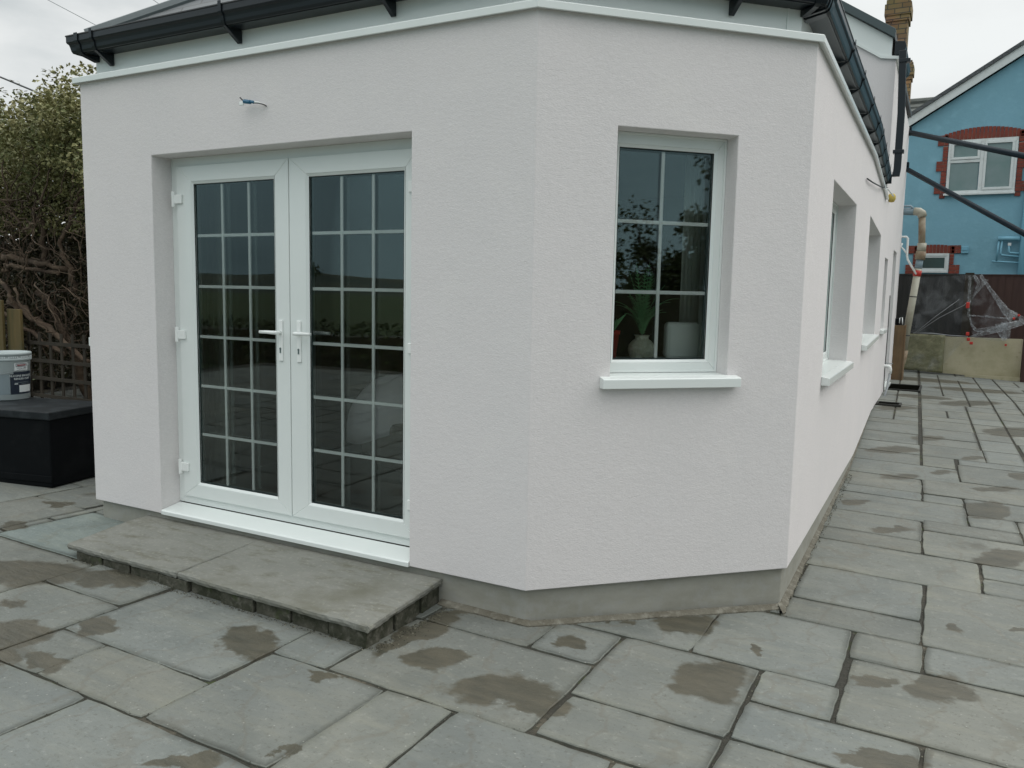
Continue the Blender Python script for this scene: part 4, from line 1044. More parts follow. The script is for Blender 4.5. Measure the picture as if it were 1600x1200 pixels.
b = MB(); b.tube([wp(-1.695, -.045, 2.353), wp(-1.712, -.048, 2.362), wp(-1.724, -.05, 2.374)], .0035, 6); b.build('cable_tail', M['cable'], wires, smooth=True)
b = MB(); b.box(-.083, -.052, -.050, -.040, -.018, .004); b.build('cable_clip', M['bar'], wires, bevel=.004)

lf = tag(empty('light_fitting', (.885, 8.2, 2.66)), 'small yellow foam plugged light fitting below the end of the long gutter', 'light fitting')
b = MB(); b.lathe([(.0001, -.05), (.03, -.045), (.048, -.01), (.045, .03), (.03, .055), (.0001, .06)], (.03, 0, 0), 16); b.build('foam_plug', M['glasswool'], lf, smooth=True)
b = MB(); b.tube([(-.02, -1.2, -.03+.02), (.06, -1.2, -.03), (.09, -.7, -.05)], .008, 8); b.build('bracket_arm', M['bar'], lf, smooth=True)
b = MB(); b.tube([(0, -1.22, -.01), (.018, -1.22, -.01)], .045, 16); b.build('mounting_plate', M['bar'], lf)
tube_thing('cable', [(1.0, 3.9, 2.34), (1.01, 4.3, 2.36), (.99, 5.4, 2.46), (.93, 6.8, 2.62), (.90, 7.6, 2.72)], .006, M['cable'], 'thin black cable looping along the long wall towards the gutter end', 'cable')
tube_thing('cable', [(.872, 10.0, 1.45), (.876, 10.0, .9), (.872, 10.0, .35), (.876, 10.0, .02)], .006, M['cable'], 'thin dark cable running straight down the long wall beside the timber boarding', 'cable')
wpp = tag(empty('waste_pipe', (.86, 9.9, .4)), 'white plastic waste pipe elbow coming out low on the long wall', 'pipe')
b = MB(); b.tube([(-.02, 0, .01), (.06, 0, .01), (.085, 0, -.005), (.092, 0, -.035), (.09, 0, -.10)], .024, 12); b.build('elbow', M['bar'], wpp, smooth=True)
b = MB(); b.tube([(.088, 0, -.09), (.075, -.15, -.30), (.045, -.5, -.47)], .016, 10); b.build('lower_pipe', M['cableg'], wpp, smooth=True)
b = MB(); b.tube([(-.03, .05, .055), (.12, .03, .05)], .006, 6); b.build('clip_rod', M['metal'], wpp)

# drains let into the paving
M['fdark_'] = mat('drain_rim', (.03, .03, .026), .9)
def drain(x0, x1, y0, y1, label, rz=0):
    o = tag(empty('drain', ((x0+x1)/2, (y0+y1)/2, g((x0+x1)/2, (y0+y1)/2))), label, 'drain', 'open drains beside the long wall')
    hx_, hy_ = (x1-x0)/2, (y1-y0)/2
    b = MB()
    for a in ((-hx_, hx_, -hy_, -hy_+.03), (-hx_, hx_, hy_-.03, hy_), (-hx_, -hx_+.03, -hy_+.03, hy_-.03), (hx_-.03, hx_, -hy_+.03, hy_-.03)): b.box(*a, -.02, .022)
    b.build('rim', M['fdark_'], o, bevel=.004)
    b = MB(); b.box(-hx_+.03, hx_-.03, -hy_+.03, hy_-.03, -.02, .010); b.build('hole_shade', mat('drain_shade_black', (.004, .004, .003), 1.0, spec=0.0), o)  # flush black box, the shade of the open hole put into its colour
drain(.88, 1.36, 10.35, 11.25, 'wide black open drain slot in the paving near the timber boarding')
drain(.87, 1.18, 8.55, 8.85, 'small dark gully opening at the foot of the long wall')

# ------------------------------------------------------------------ YARD END: boarding, soil pipe, fence, insulation boards, polythene
M['ply'] = mat('weathered_timber_sheet', (.16, .10, .05), .8, bump=[(14, .5, 5, (1, 1, .1), .004)], var=[(6, .42, .66, (.10, .07, .04), (4, 4, .3)), (2, .45, .7, (.22, .15, .08), I3)])
tb_ = tag(empty('timber_boxing', (.93, 12.15, 0)), 'brown upright timber boxing at the far end of the long wall', 'timber boxing')
b = MB(); b.box(-.14, .075, 0, .03, -.02, .955); b.build('front_board', M['ply'], tb_, bevel=.003)
b = MB(); b.box(.077, .10, -.005, .40, -.02, .965); b.build('side_board', M['ply'], tb_, bevel=.003)
b = MB(); b.box(-.13, -.02, .04, .16, .96, 1.07); b.build('black_cap', M['blackbox'], tb_, bevel=.01)
b = MB(); b.tube([(-.01, .06, .99), (-.01, .06, 1.08), (.03, .06, 1.09), (.04, .06, .97)], .008, 8); b.build('hook', M['bar'], tb_, smooth=True)

M['greypipe'] = mat('grey_blue_soil_pipe', (.23, .31, .36), .4); M['cream'] = mat('cream_plastic_pipe', (.44, .42, .34), .45, var=[(5, .45, .7, (.33, .30, .23), I3)]); M['brownpipe'] = mat('stained_brown_pipe', (.22, .15, .09), .6, var=[(8, .4, .7, (.34, .29, .21), I3)])
M['redtape'] = mat('red_tape', (.48, .03, .02), .5); M['bluepipe'] = mat('painted_blue_pipe', (.16, .37, .48), .45)
sp_ = tag(empty('soil_pipe', (.85, 12.4, 0)), 'temporary soil pipe of grey, brown and cream lengths leaning beside the long wall', 'soil pipe')
def part(name, pts, r, m_, parent, n=14, **k):
    b = MB(); b.tube(pts, r, n); return b.build(name, m_, parent, smooth=True, **k)
part('grey_branch', [(-.10, 0, 2.90), (.165, 0, 2.895)], .062, M['greypipe'], sp_)
part('thin_branch', [(-.08, -.04, 2.985), (.10, -.04, 2.985), (.13, -.04, 2.96), (.15, -.02, 2.91)], .019, M['greypipe'], sp_)
part('elbow_joint', [(.155, 0, 2.90), (.24, 0, 2.89), (.28, 0, 2.86), (.295, 0, 2.80)], [.066, .07, .075, .072], M['cream'], sp_)
part('brown_length', [(.29, 0, 2.82), (.32, 0, 2.30)], .056, M['brownpipe'], sp_)
part('socket', [(.322, 0, 2.36), (.318, 0, 2.22)], .072, M['cream'], sp_)
part('clay_socket', [(.316, 0, 2.22), (.305, 0, 2.08)], .082, M['brownpipe'], sp_)
part('grey_length', [(.305, 0, 2.09), (.29, 0, 1.93)], .06, M['greypipe'], sp_)
part('cream_length', [(.295, 0, 1.98), (.155, 0, .50)], .058, M['cream'], sp_)
for z in (1.45, .78):
    t = (1.98-z)/1.48; x = .295-.14*t; part('pipe_band', [(x, 0, z+.008), (x-.001, 0, z-.008)], .0615, M['cable'], sp_)
part('red_tape', [(.287, 0, 1.90), (.276, 0, 1.80)], .065, M['redtape'], sp_)
part('thin_overflow', [(-.08, -.06, 2.47), (.08, -.06, 2.465), (.10, -.06, 2.44), (.105, -.06, 2.15), (.12, -.06, 2.08), (.27, -.05, 1.83)], .018, M['bar'], sp_)
part('thin_branch', [(.105, -.06, 2.17), (.05, -.06, 2.25), (.0, -.06, 2.30), (.02, -.06, 2.36)], .014, M['bar'], sp_)
part('clay_elbow', [(.16, 0, .52), (.14, 0, .35), (.10, 0, .22), (.10, 0, -.05)], .075, M['brownpipe'], sp_)

# dark steel bars bracketed off the end of the wall down to a post beyond the frame
M['steel'] = mat('dark_blue_steel', (.005, .014, .022), .55, spec=.2)
stl = tag(empty('steel_braces', (.86, 12.2, 0)), 'two dark steel bars slanting out from brackets at the end of the long wall', 'steel bars')
def seg(a, b): return [(a[0]-.86, a[1]-12.2, a[2]), (b[0]-.86, b[1]-12.2, b[2])]
part('upper_bar', seg((.80, 12.3, 4.22), (3.06, 9.04, 3.02)), .042, M['steel'], stl, 4)
part('lower_bar', seg((.82, 12.3, 3.62), (3.16, 9.04, 1.80)), .042, M['steel'], stl, 4)
for z in (4.22, 3.64):
    b = MB(); b.box(-.03, .03, .03, .12, z-.07, z+.07); b.build('wall_bracket', M['steel'], stl, bevel=.01)
b = MB(); b.box(2.18, 2.30, -3.32, -3.20, -.1, 3.2); b.build('post', M['steel'], stl, bevel=.006)

def corr_panel(name, x0, x1, y, z0, z1, material, pitch, depth, label):
    mb = MB(); n = int((x1-x0)/pitch); r = random.Random(int(x0*100))
    t = tag(empty(name, ((x0+x1)/2, y, z0)), label, 'fence', 'yard fence panels')
    for i in range(n):
        a = x0+i*pitch-(x0+x1)/2; dd = r.uniform(-.003, .003)
        mb.box8([(a, dd-.006, 0), (a+pitch*1.12, dd-.022, 0), (a+pitch*1.12, dd-.012, 0), (a, dd+.004, 0), (a, dd-.006, z1-z0), (a+pitch*1.12, dd-.022, z1-z0), (a+pitch*1.12, dd-.012, z1-z0), (a, dd+.004, z1-z0)])
    mb.build('boards', material, t)
    for z in (.25, (z1-z0)*.55, (z1-z0)-.2):
        b = MB(); b.box(x0-(x0+x1)/2, x1-(x0+x1)/2, .006, .05, z-.04, z+.04); b.build('rail', material, t)
    b = MB(); b.box(x0-(x0+x1)/2, x1-(x0+x1)/2, -.03, .055, z1-z0, z1-z0+.02); b.build('cap_rail', material, t)
    return t
M['fdark'] = mat('charcoal_fence', (.022, .022, .021), .7, bump=[(14, .5, 4, (1, 1, .1), .004)], var=[(5, .4, .7, (.04, .038, .035), (3, 3, .3))])
M['fred'] = mat('dark_red_brown_fence', (.038, .016, .012), .7, bump=[(14, .5, 4, (1, 1, .1), .004)], var=[(5, .4, .7, (.05, .022, .016), (3, 3, .3))])
corr_panel('yard_fence', -1.6, 1.97, 14.6, 0, 1.885, M['fdark'], .092, .01, 'charcoal close boarded fence panel behind the leaning soil pipe')
corr_panel('yard_fence', 2.03, 6.2, 14.6, -.02, 1.885, M['fred'], .125, .01, 'dark red brown fence panel at the right end of the yard')
fp = MB(); fp.box(1.885, 2.035, 14.52, 14.62, -.05, 1.93); fpo = fp.build('fence_post', M['oldwood']); tag(fpo, 'slim post between the charcoal and the red brown fence panels', 'fence post')
dpst = MB(); dpst.box(2.86, 3.0, 13.62, 13.74, -.1, .85); tag(dpst.build('gate_post', M['fred'], bevel=.004), 'dark brown post at the right edge beside the pale insulation board', 'post')

M['board'] = mat('insulation_board_yellow', (.50, .46, .32), .7, bump=[(4, .3, 3, I3, .01)], var=[(2.2, .4, .7, (.34, .31, .19), I3), (9, .60, .80, (.30, .27, .16), (1, 1, 2))])
M['board2'] = mat('wrapped_board_olive', (.25, .24, .135), .45, bump=[(6, .9, 5, I3, .05), (20, .5, 4, I3, .01)], var=[(3, .4, .68, (.18, .175, .09), I3), (9, .5, .75, (.34, .32, .19), I3)])
def slab_between(name, a, b_, z0a, z0b, z1a, z1b, t_, material, label, cat, group=None, nx_=1, rough=0):
    A_, B_ = Vector((a[0], a[1], 0)), Vector((b_[0], b_[1], 0)); d = (B_-A_).normalized(); n = Vector((d.y, -d.x, 0)); mb = MB(); r = random.Random(4)
    base = (A_+B_)/2
    F, Bk = [], []
    for j in range(nx_+1):
        row = []; rb = []
        for i in range(nx_+1):
            f, k = i/nx_, j/nx_
            p = A_.lerp(B_, f)-base; z = (z0a+(z0b-z0a)*f)*(1-k)+(z1a+(z1b-z1a)*f)*k
            o_ = r.uniform(0, rough) if 0 < i < nx_ else 0
            row.append(p+n*o_+Vector((0, 0, z))); rb.append(p-n*t_+Vector((0, 0, z)))
        F.append(row); Bk.append(rb)
    for j in range(nx_):
        for i in range(nx_):
            mb.poly([F[j][i], F[j][i+1], F[j+1][i+1], F[j+1][i]]); mb.poly([Bk[j][i], Bk[j+1][i], Bk[j+1][i+1], Bk[j][i+1]])
    for i in range(nx_):
        mb.poly([F[0][i], Bk[0][i], Bk[0][i+1], F[0][i+1]]); mb.poly([F[-1][i], F[-1][i+1], Bk[-1][i+1], Bk[-1][i]])
        mb.poly([F[i][0], F[i+1][0], Bk[i+1][0], Bk[i][0]]); mb.poly([F[i][-1], Bk[i][-1], Bk[i+1][-1], F[i+1][-1]])
    o = mb.build(name, material, merge=True, smooth=nx_ > 1); o.location = base; return tag(o, label, cat, group)
slab_between('insulation_board', (.90, 14.20), (1.62, 14.03), .06, .03, .745, .745, .05, M['board2'], 'olive crumpled board wrapped in polythene left of the pale yellow one', 'insulation board', 'insulation boards', nx_=14, rough=.035)
slab_between('insulation_board', (1.60, 14.10), (2.85, 13.80), .03, -.0, .72, .735, .05, M['board'], 'smooth pale yellow insulation board standing against the fence', 'insulation board', 'insulation boards')
slab_between('timber_baton', (2.0, 13.93), (2.86, 13.72), -.02, -.03, .04, .05, .04, M['board'], 'pale timber batten on the paving under the yellow insulation board', 'timber batten')

def poly_mat():
    Mt = bpy.data.materials.new('clear_polythene'); Mt.use_nodes = True; t = Mt.node_tree; t.nodes.clear()
    o = N('ShaderNodeOutputMaterial', t); tr_ = N('ShaderNodeBsdfTransparent', t); tr_.inputs[0].default_value = (.93, .94, .95, 1)
    df_ = N('ShaderNodeBsdfPrincipled', t); df_.inputs['Base Color'].default_value = (.50, .53, .56, 1); df_.inputs['Roughness'].default_value = .25
    tc = N('ShaderNodeTexCoord', t); n = N('ShaderNodeTexNoise', t); n.inputs['Scale'].default_value = 3.2; n.inputs['Detail'].default_value = 4; n.inputs['Distortion'].default_value = .8
    t.links.new(tc.outputs['Object'], n.inputs[0])
    r = N('ShaderNodeMapRange', t); r.inputs['From Min'].default_value = .45; r.inputs['From Max'].default_value = .72; r.inputs['To Min'].default_value = .02; r.inputs['To Max'].default_value = .20
    t.links.new(n.outputs[0], r.inputs[0])
    mx = N('ShaderNodeMixShader', t); t.links.new(r.outputs[0], mx.inputs[0]); t.links.new(tr_.outputs[0], mx.inputs[1]); t.links.new(df_.outputs[0], mx.inputs[2]); t.links.new(mx.outputs[0], o.inputs[0])
    return Mt
M['poly'] = poly_mat(); M['polyw'] = mat('gathered_polythene', (.26, .27, .28), .35, bump=[(20, .8, 4, I3, .01)])
ps = tag(empty('polythene_sheet', (2.3, 13.9, 0)), 'torn clear polythene sheet with red tape strung across the fence', 'polythene sheet')
def film(c00, c10, c11, c01, n=16, sag=.06, wr=.03):
    c = [Vector(p)-Vector((2.3, 13.9, 0)) for p in (c00, c10, c11, c01)]; r = random.Random(int(c00[0]*97)); mb = MB(); G = []
    ph = [(r.uniform(4, 14), r.uniform(4, 14), r.uniform(0, 6)) for _ in range(4)]
    for j in range(n+1):
        row = []
        for i in range(n+1):
            u, v = i/n, j/n
            p = c[0].lerp(c[1], u).lerp(c[3].lerp(c[2], u), v)
            o_ = sum(math.sin(a*u+b_*v+k) for a, b_, k in ph)*wr*.4; p = p+Vector((0, o_, -sag*math.sin(math.pi*u)*v))
            row.append(p)
        G.append(row)
    for j in range(n):
        for i in range(n): mb.poly([G[j][i], G[j][i+1], G[j+1][i+1], G[j+1][i]])
    mb.build('film', M['poly'], ps, merge=True, smooth=True)
film((1.95, 13.95, 1.87), (2.15, 13.95, 1.87), (2.62, 13.8, 1.16), (2.02, 13.9, 1.15))
film((1.98, 13.9, 1.12), (2.62, 13.8, 1.10), (2.60, 13.72, .70), (2.08, 13.8, .74), sag=.02, wr=.05)
film((.95, 14.15, 1.80), (1.95, 13.98, 1.88), (2.0, 13.95, .80), (1.0, 14.15, .78), wr=.02)
film((1.0, 14.12, .74), (2.0, 13.90, .74), (1.55, 13.95, .10), (.95, 14.1, .12), wr=.03)
def strand(pts, r): part('gathered_strand', [(x-2.3, y-13.9, z) for x, y, z in pts], [q*.62 for q in r], M['polyw'], ps, 5)
strand([(1.12, 14.0, .77), (1.45, 13.95, 1.10), (1.81, 13.92, 1.42)], [.012, .008, .004])
strand([(1.14, 14.0, .77), (1.50, 13.95, 1.07), (1.9, 13.92, 1.32), (1.96, 13.92, 1.40)], [.010, .008, .008, .004])
def rib_mat():
    Mt = bpy.data.materials.new('bunched_polythene'); Mt.use_nodes = True; t = Mt.node_tree; b = t.nodes['Principled BSDF']
    b.inputs['Base Color'].default_value = (.50, .53, .55, 1); b.inputs['Roughness'].default_value = .3
    tc = N('ShaderNodeTexCoord', t); n = N('ShaderNodeTexNoise', t); n.inputs['Scale'].default_value = 14; n.inputs['Detail'].default_value = 4; t.links.new(tc.outputs['Object'], n.inputs[0])
    r = N('ShaderNodeMapRange', t); r.inputs['From Min'].default_value = .35; r.inputs['From Max'].default_value = .7; r.inputs['To Min'].default_value = .10; r.inputs['To Max'].default_value = .50
    t.links.new(n.outputs[0], r.inputs[0]); t.links.new(r.outputs[0], b.inputs['Alpha']); return Mt
M['ribbon'] = rib_mat()
def ribbon(pts, ws, seed=1):
    r = random.Random(seed); P_ = [Vector(p)-Vector((2.3, 13.9, 0)) for p in pts]; rows = []
    sub = 7
    for i in range(len(P_)-1):
        for k in range(sub+(1 if i == len(P_)-2 else 0)):
            f = k/sub; c = P_[i].lerp(P_[i+1], f); w = ws[i]+(ws[i+1]-ws[i])*f
            t = (P_[i+1]-P_[i]).normalized(); s_ = t.cross(Vector((0, 1, 0))).normalized()
            rows.append([c+s_*w*(q-.5)+Vector((0, (.02 if m_ % 2 else -.01)+r.uniform(-.006, .006), 0))+s_*r.uniform(-.006, .006) for m_, q in enumerate((0, .18, .36, .55, .75, 1))])
    mb = MB()
    for i in range(len(rows)-1):
        for k in range(5): mb.poly([rows[i][k], rows[i][k+1], rows[i+1][k+1], rows[i+1][k]])
    mb.build('bunched_film', M['ribbon'], ps, merge=True, smooth=True)
ribbon([(2.12, 13.9, 1.87), (2.34, 13.88, 1.54), (2.55, 13.85, 1.24), (2.70, 13.83, 1.10)], [.05, .07, .12, .20], 1)
ribbon([(2.62, 13.83, 1.16), (2.75, 13.82, 1.14), (2.88, 13.8, 1.06), (3.1, 13.8, 1.0)], [.12, .05, .14, .16], 2)
ribbon([(1.98, 13.9, 1.13), (2.3, 13.88, 1.12), (2.64, 13.84, 1.09)], [.015, .02, .025], 3)
ribbon([(2.0, 13.9, 1.15), (2.03, 13.88, .98), (2.12, 13.86, .86), (2.40, 13.85, .90), (2.84, 13.82, 1.06)], [.02, .03, .06, .10, .08], 4)
ribbon([(2.03, 13.86, .74), (2.3, 13.82, .83), (2.6, 13.8, .96), (2.88, 13.8, 1.05)], [.03, .08, .14, .08], 5)
ribbon([(2.5, 13.84, 1.02), (2.56, 13.83, .86), (2.60, 13.82, .70)], [.20, .22, .10], 6)
ribbon([(2.02, 13.92, 1.87), (2.1, 13.9, 1.72), (2.03, 13.9, 1.45)], [.05, .06, .02], 7)
ribbon([(2.2, 13.9, 1.80), (2.15, 13.9, 1.66), (2.05, 13.9, 1.50)], [.10, .06, .02], 8)
strand([(1.08, 14.05, .765), (1.4, 13.98, .775), (1.7, 13.95, .75), (2.0, 13.9, .745)], [.012, .018, .012, .012])
ribbon([(1.95, 13.9, 1.86), (1.965, 13.9, 1.5), (1.985, 13.9, 1.1)], [.04, .05, .04], 9)
for (x, z, h) in ((1.955, 1.33, .085), (1.99, .80, .05), (2.01, .70, .045), (2.06, .63, .04)):
    b = MB(); b.box(x-.028-2.3, x+.028-2.3, -.03, .0, z-h*.8, z+h*.5); b.build('red_tape', M['redtape'], ps, bevel=.01)
for (x, z) in ((2.69, 1.10), (2.60, .62), (2.76, 1.16)):
    b = MB(); b.box(x-.018-2.3, x+.018-2.3, -.12, -.11, z-.02, z+.02); b.build('red_tape', M['redtape'], ps, bevel=.008)
gp_ = tag(empty('gas_cylinder_valve', (1.02, 14.35, .72)), 'small black round pipe end in front of the charcoal fence', 'pipe end')
b = MB(); b.tube([(0, .1, .12), (0, -.10, .12)], .075, 18, cap=False); b.tube([(0, -.10, .12), (0, .1, .12)], .062, 18, cap=False); b.build('ring', M['cable'], gp_, smooth=True)
b = MB(); b.tube([(.06, -.05, .10), (.13, -.05, .18)], .012, 8); b.build('lug', M['cable'], gp_)

# ------------------------------------------------------------------ BLUE HOUSE BEYOND
HY = 17.0
M['bluewall'] = mat('blue_painted_render', (.185, .375, .47), .8, bump=[(14, .4, 4, I3, .01)], var=[(.8, .38, .68, (.165, .34, .42), I3), (4, .52, .75, (.21, .41, .50), I3)])
M['redbrick'] = mat('red_brick', (.21, .045, .028), .85, bump=[(20, .4, 4, I3, .004)], var=[(4, .4, .68, (.14, .035, .025), I3)])
M['mortar'] = mat('pale_mortar', (.30, .20, .16), .9)
M['whitepaint'] = mat('white_paint', (.62, .66, .66), .5, var=[(5, .5, .75, (.5, .52, .5), I3)])
M['frost'] = mat('frosted_pane', (.13, .20, .19), .12, spec=.8, var=[(1.6, .35, .7, (.20, .25, .25), I3)])
M['frostd'] = mat('dark_frosted_pane', (.03, .055, .05), .15, spec=.6)
bh = tag(empty('blue_house', (3, HY, 0)), 'blue painted gable-ended house with red brick window surrounds', 'house')
def X(x): return x-3
K = .635; ax_, az_ = 5.0, 5.10+(5.0-.573)*K
def rz_(x): return 5.13+(x-.573)*K if x < ax_ else 5.13+(2*ax_-x-.573)*K
w = MB(); gp2 = [(-.2, -.1), (9.9, -.1), (9.9, rz_(9.9)), (ax_, rz_(ax_)), (-.2, rz_(-.2))]
prism(w, [(X(x), z) for x, z in gp2], 0, 7); w.build('wall', M['bluewall'], bh)
w = MB(); pr = [(X(-.5), rz_(-.5)+.02), (X(ax_), rz_(ax_)+.02), (X(ax_), rz_(ax_)+.21), (X(-.5), rz_(-.5)+.21)]; prism(w, pr, -.12, -.09)
pr = [(X(ax_)+.001, rz_(ax_)+.02), (X(10.4), rz_(10.4)+.02), (X(10.4), rz_(10.4)+.21), (X(ax_)+.001, rz_(ax_)+.21)]; prism(w, pr, -.12, -.09)
w.build('bargeboard', M['whitepaint'], bh)
w = MB(); prism(w, [(X(-.6), rz_(-.6)+.215), (X(ax_), rz_(ax_)+.215), (X(ax_), rz_(ax_)+.30), (X(-.6), rz_(-.6)+.30)], -.16, 7.1)
prism(w, [(X(ax_)+.001, rz_(ax_)+.215), (X(10.5), rz_(10.5)+.215), (X(10.5), rz_(10.5)+.30), (X(ax_)+.001, rz_(ax_)+.30)], -.16, 7.1); rfb = w.build('roof', M['slate'], bh)
# slate wing behind, ridge parallel to the yard
w = MB(); wp_ = [(-9, .9, 4.7), (3.0, .9, 4.7), (3.0, 3.6, 6.45), (-9, 3.6, 6.45), (3.0, 6.3, 4.7), (-9, 6.3, 4.7)]
w.poly([wp_[0], wp_[1], wp_[2], wp_[3]]); w.poly([wp_[3], wp_[2], wp_[4], wp_[5]]); w.poly([wp_[1], wp_[4], wp_[2]]); w.poly([wp_[0], wp_[3], wp_[5]]); w.poly([wp_[0], wp_[5], wp_[4], wp_[1]])
M['tile'] = mat('grey_concrete_tile', (.13, .14, .13), .85, bump=[(8, .5, 3, (1, 4, 4), .03)], var=[(3, .4, .7, (.10, .105, .095), I3), (14, .5, .7, (.17, .18, .165), (1, 6, 6))])
w.build('roof', M['tile'], bh)
w = MB(); w.tube([(-9, 3.6, 6.47), (3.0, 3.6, 6.47)], .09, 8); w.build('ridge_tiles', M['tile'], bh)
for k in range(9):
    f = k/9; w = MB(); w.box(-9, 3.0, .9+2.7*f-.015, .9+2.7*f+.03, 4.7+1.75*f+.003, 4.7+1.75*f+.035); w.build('tile_course', M['tile'], bh)
w = MB(); w.box(-9, -3.2, 1.0, 6.2, -.1, 4.7); w.build('wall', M['bluewall'], bh)
def brick(mb, x0, x1, z0, z1, d=.028): mb.box(X(x0)+.006, X(x1)-.006, -d, -.001, z0+.006, z1-.006)
def surround(wx0, wx1, wz0, wz1, arch_h, arch_rise, ql, qr, bh_=.075):
    bk_ = MB(); mo = MB()
    n = int(round((wx1-wx0+.24)/.075)); x0, x1 = wx0-.10, wx1+.10
    for i in range(n):
        a = x0+(x1-x0)*i/n; c = x0+(x1-x0)*(i+1)/n; m0 = (a+c)/2; f = 1-((m0-(x0+x1)/2)/((x1-x0)/2))**2
        brick(bk_, a, c, wz1+.005, wz1+arch_h-arch_rise*(1-f))
    mo.box(X(x0), X(x1), -.018, -.0005, wz1-.002, wz1+arch_h-arch_rise-.01)
    for side, q in ((-1, ql), (1, qr)):
        for (za, zb, wd) in q:
            xa, xb = (wx0-wd, wx0-.004) if side < 0 else (wx1+.004, wx1+wd)
            z = za
            while z < zb-.02:
                zz = min(z+bh_, zb)
                if int(round((z-za)/bh_)) % 2 == 0 and wd > .2:
                    mid = xa+(xb-xa)*.62; brick(bk_, xa, mid, z, zz); brick(bk_, mid, xb, z, zz)
                else: brick(bk_, xa, xb, z, zz)
                z += bh_
            mo.box(X(xa)+.01, X(xb)-.01, -.018, -.0005, za+.008, zb-.008)
    bk_.build('brick_surround', M['redbrick'], bh); mo.build('mortar_joints', M['mortar'], bh)
surround(1.41, 2.69, 3.68, 4.82, .26, .12, [(4.72, 4.95, .22), (4.40, 4.72, .11), (4.18, 4.40, .22), (3.92, 4.18, .12), (3.70, 3.92, .23), (3.60, 3.70, .12)], [(4.72, 4.95, .24), (4.40, 4.72, .12), (4.18, 4.40, .24), (3.92, 4.18, .12), (3.70, 3.92, .24), (3.60, 3.70, .12)])
surround(.99, 1.58, 2.0, 2.42, .20, .04, [(2.42, 2.60, .24), (2.18, 2.42, .12), (1.90, 2.18, .26)], [(2.42, 2.60, .22), (2.18, 2.42, .10), (1.98, 2.18, .22)])
def bwin(x0, x1, z0, z1, lights, sill=True):
    f = MB(); t_ = .055
    f.box(X(x0), X(x1), -.04, -.002, z0, z0+t_); f.box(X(x0), X(x1), -.04, -.002, z1-t_, z1); f.box(X(x0), X(x0)+t_, -.04, -.002, z0+t_, z1-t_); f.box(X(x1)-t_, X(x1), -.04, -.002, z0+t_, z1-t_)
    wo = f.build('window', M['whitepaint'], bh, bevel=.004)
    for (a, b_, c, d, m_, cas) in lights:
        if cas:
            s_ = MB(); q = .05
            s_.box(X(a), X(b_), -.055, -.012, c, c+q); s_.box(X(a), X(b_), -.055, -.012, d-q, d); s_.box(X(a), X(a)+q, -.055, -.012, c+q, d-q); s_.box(X(b_)-q, X(b_), -.055, -.012, c+q, d-q); s_.build('casement', M['whitepaint'], wo, bevel=.004); a += q; b_ -= q; c += q; d -= q
        p = MB(); p.box(X(a)+.001, X(b_)-.001, -.022, -.008, c+.001, d-.001); p.build('glass_pane', m_, wo)
    if sill: s_ = MB(); s_.box(X(x0)-.04, X(x1)+.01, -.085, -.003, z0-.045, z0-.002); s_.build('window_sill', M['whitepaint'], wo, bevel=.004)
    return wo
W1 = bwin(1.41, 2.69, 3.70, 4.82, [(1.465, 2.01, 4.41, 4.765, M['frost'], True), (1.465, 2.0, 3.755, 4.34, M['frost'], False), (2.085, 2.635, 3.755, 4.765, M['frost'], True)])
p = MB(); p.box(X(2.012), X(2.083), -.041, -.003, 3.756, 4.764); p.box(X(1.466), X(2.010), -.041, -.003, 4.342, 4.405); p.build('mullion', M['whitepaint'], W1, bevel=.003)
bwin(.99, 1.58, 2.0, 2.42, [(1.075, 1.50, 2.10, 2.33, M['frostd'], False)], False)
p = MB(); p.box(X(.99)+.055, X(1.075), -.03, -.0225, 2.055, 2.365); p.box(X(1.50), X(1.58)-.055, -.03, -.0225, 2.055, 2.365); p.box(X(1.075), X(1.50), -.03, -.0225, 2.055, 2.10); p.box(X(1.075), X(1.50), -.03, -.0225, 2.33, 2.365); p.build('inner_frame', M['whitepaint'], bh)
v = MB(); v.box(X(1.80), X(1.94), -.04, -.001, 2.42, 2.57); vo = v.build('air_vent', M['bluepipe'], bh, bevel=.008)
v = MB(); v.box(X(1.81), X(1.93), -.05, -.041, 2.49, 2.50); v.build('louvre', M['bluepipe'], vo)
def bp2(pts, r): part('waste_pipe', [(X(x), -.09, z) for x, z in pts], r, M['bluepipe'], bh, 12)
bp2([(2.95, 7.0), (2.95, 4.9), (2.93, 3.0), (2.93, -.05)], .062)
bp2([(2.47, 2.72), (2.86, 2.715)], .05)
bp2([(2.49, 2.68), (2.47, 2.25)], .018); bp2([(2.39, 2.245), (2.88, 2.215)], .018)
bp2([(2.55, 2.69), (2.53, 2.42), (2.56, 2.375), (2.88, 2.34)], .02); bp2([(2.68, 2.60), (2.68, 2.47), (2.70, 2.42), (2.88, 2.41)], .024)
b = MB(); b.box(X(2.655), X(2.715), -.12, -.06, 2.57, 2.63); b.build('pipe_bracket', M['whitepaint'], bh, bevel=.004)

# ------------------------------------------------------------------ INSIDE, SEEN THROUGH THE GLASS
M['ceramic'] = mat('patterned_ceramic', (.52, .53, .42), .5, bump=[(70, 1, 1, I3, .006)], var=[(60, .49, .53, (.60, .61, .52), I3)])
M['fern'] = mat('fern_green', (.13, .36, .16), .5, var=[(6, .4, .7, (.22, .48, .24), I3)])
def Bw(u, d, z): p = FB.P(u, z, d); return (p.x, p.y, p.z)
pc = Bw(.672, .27, 1.062)
pp = tag(empty('potted_plant', pc), 'spiky green artificial fern in a round patterned pot on the splayed window sill', 'potted plant')
b = MB(); b.lathe([(.045, 0), (.060, .012), (.068, .045), (.064, .07), (.045, .092), (.034, .098), (.033, .112), (.040, .118), (.035, .117), (.030, .10), (.0001, .09)], (0, 0, 0), 32); b.build('pot', M['ceramic'], pp, smooth=True)
r = random.Random(9)
eU = FB.u
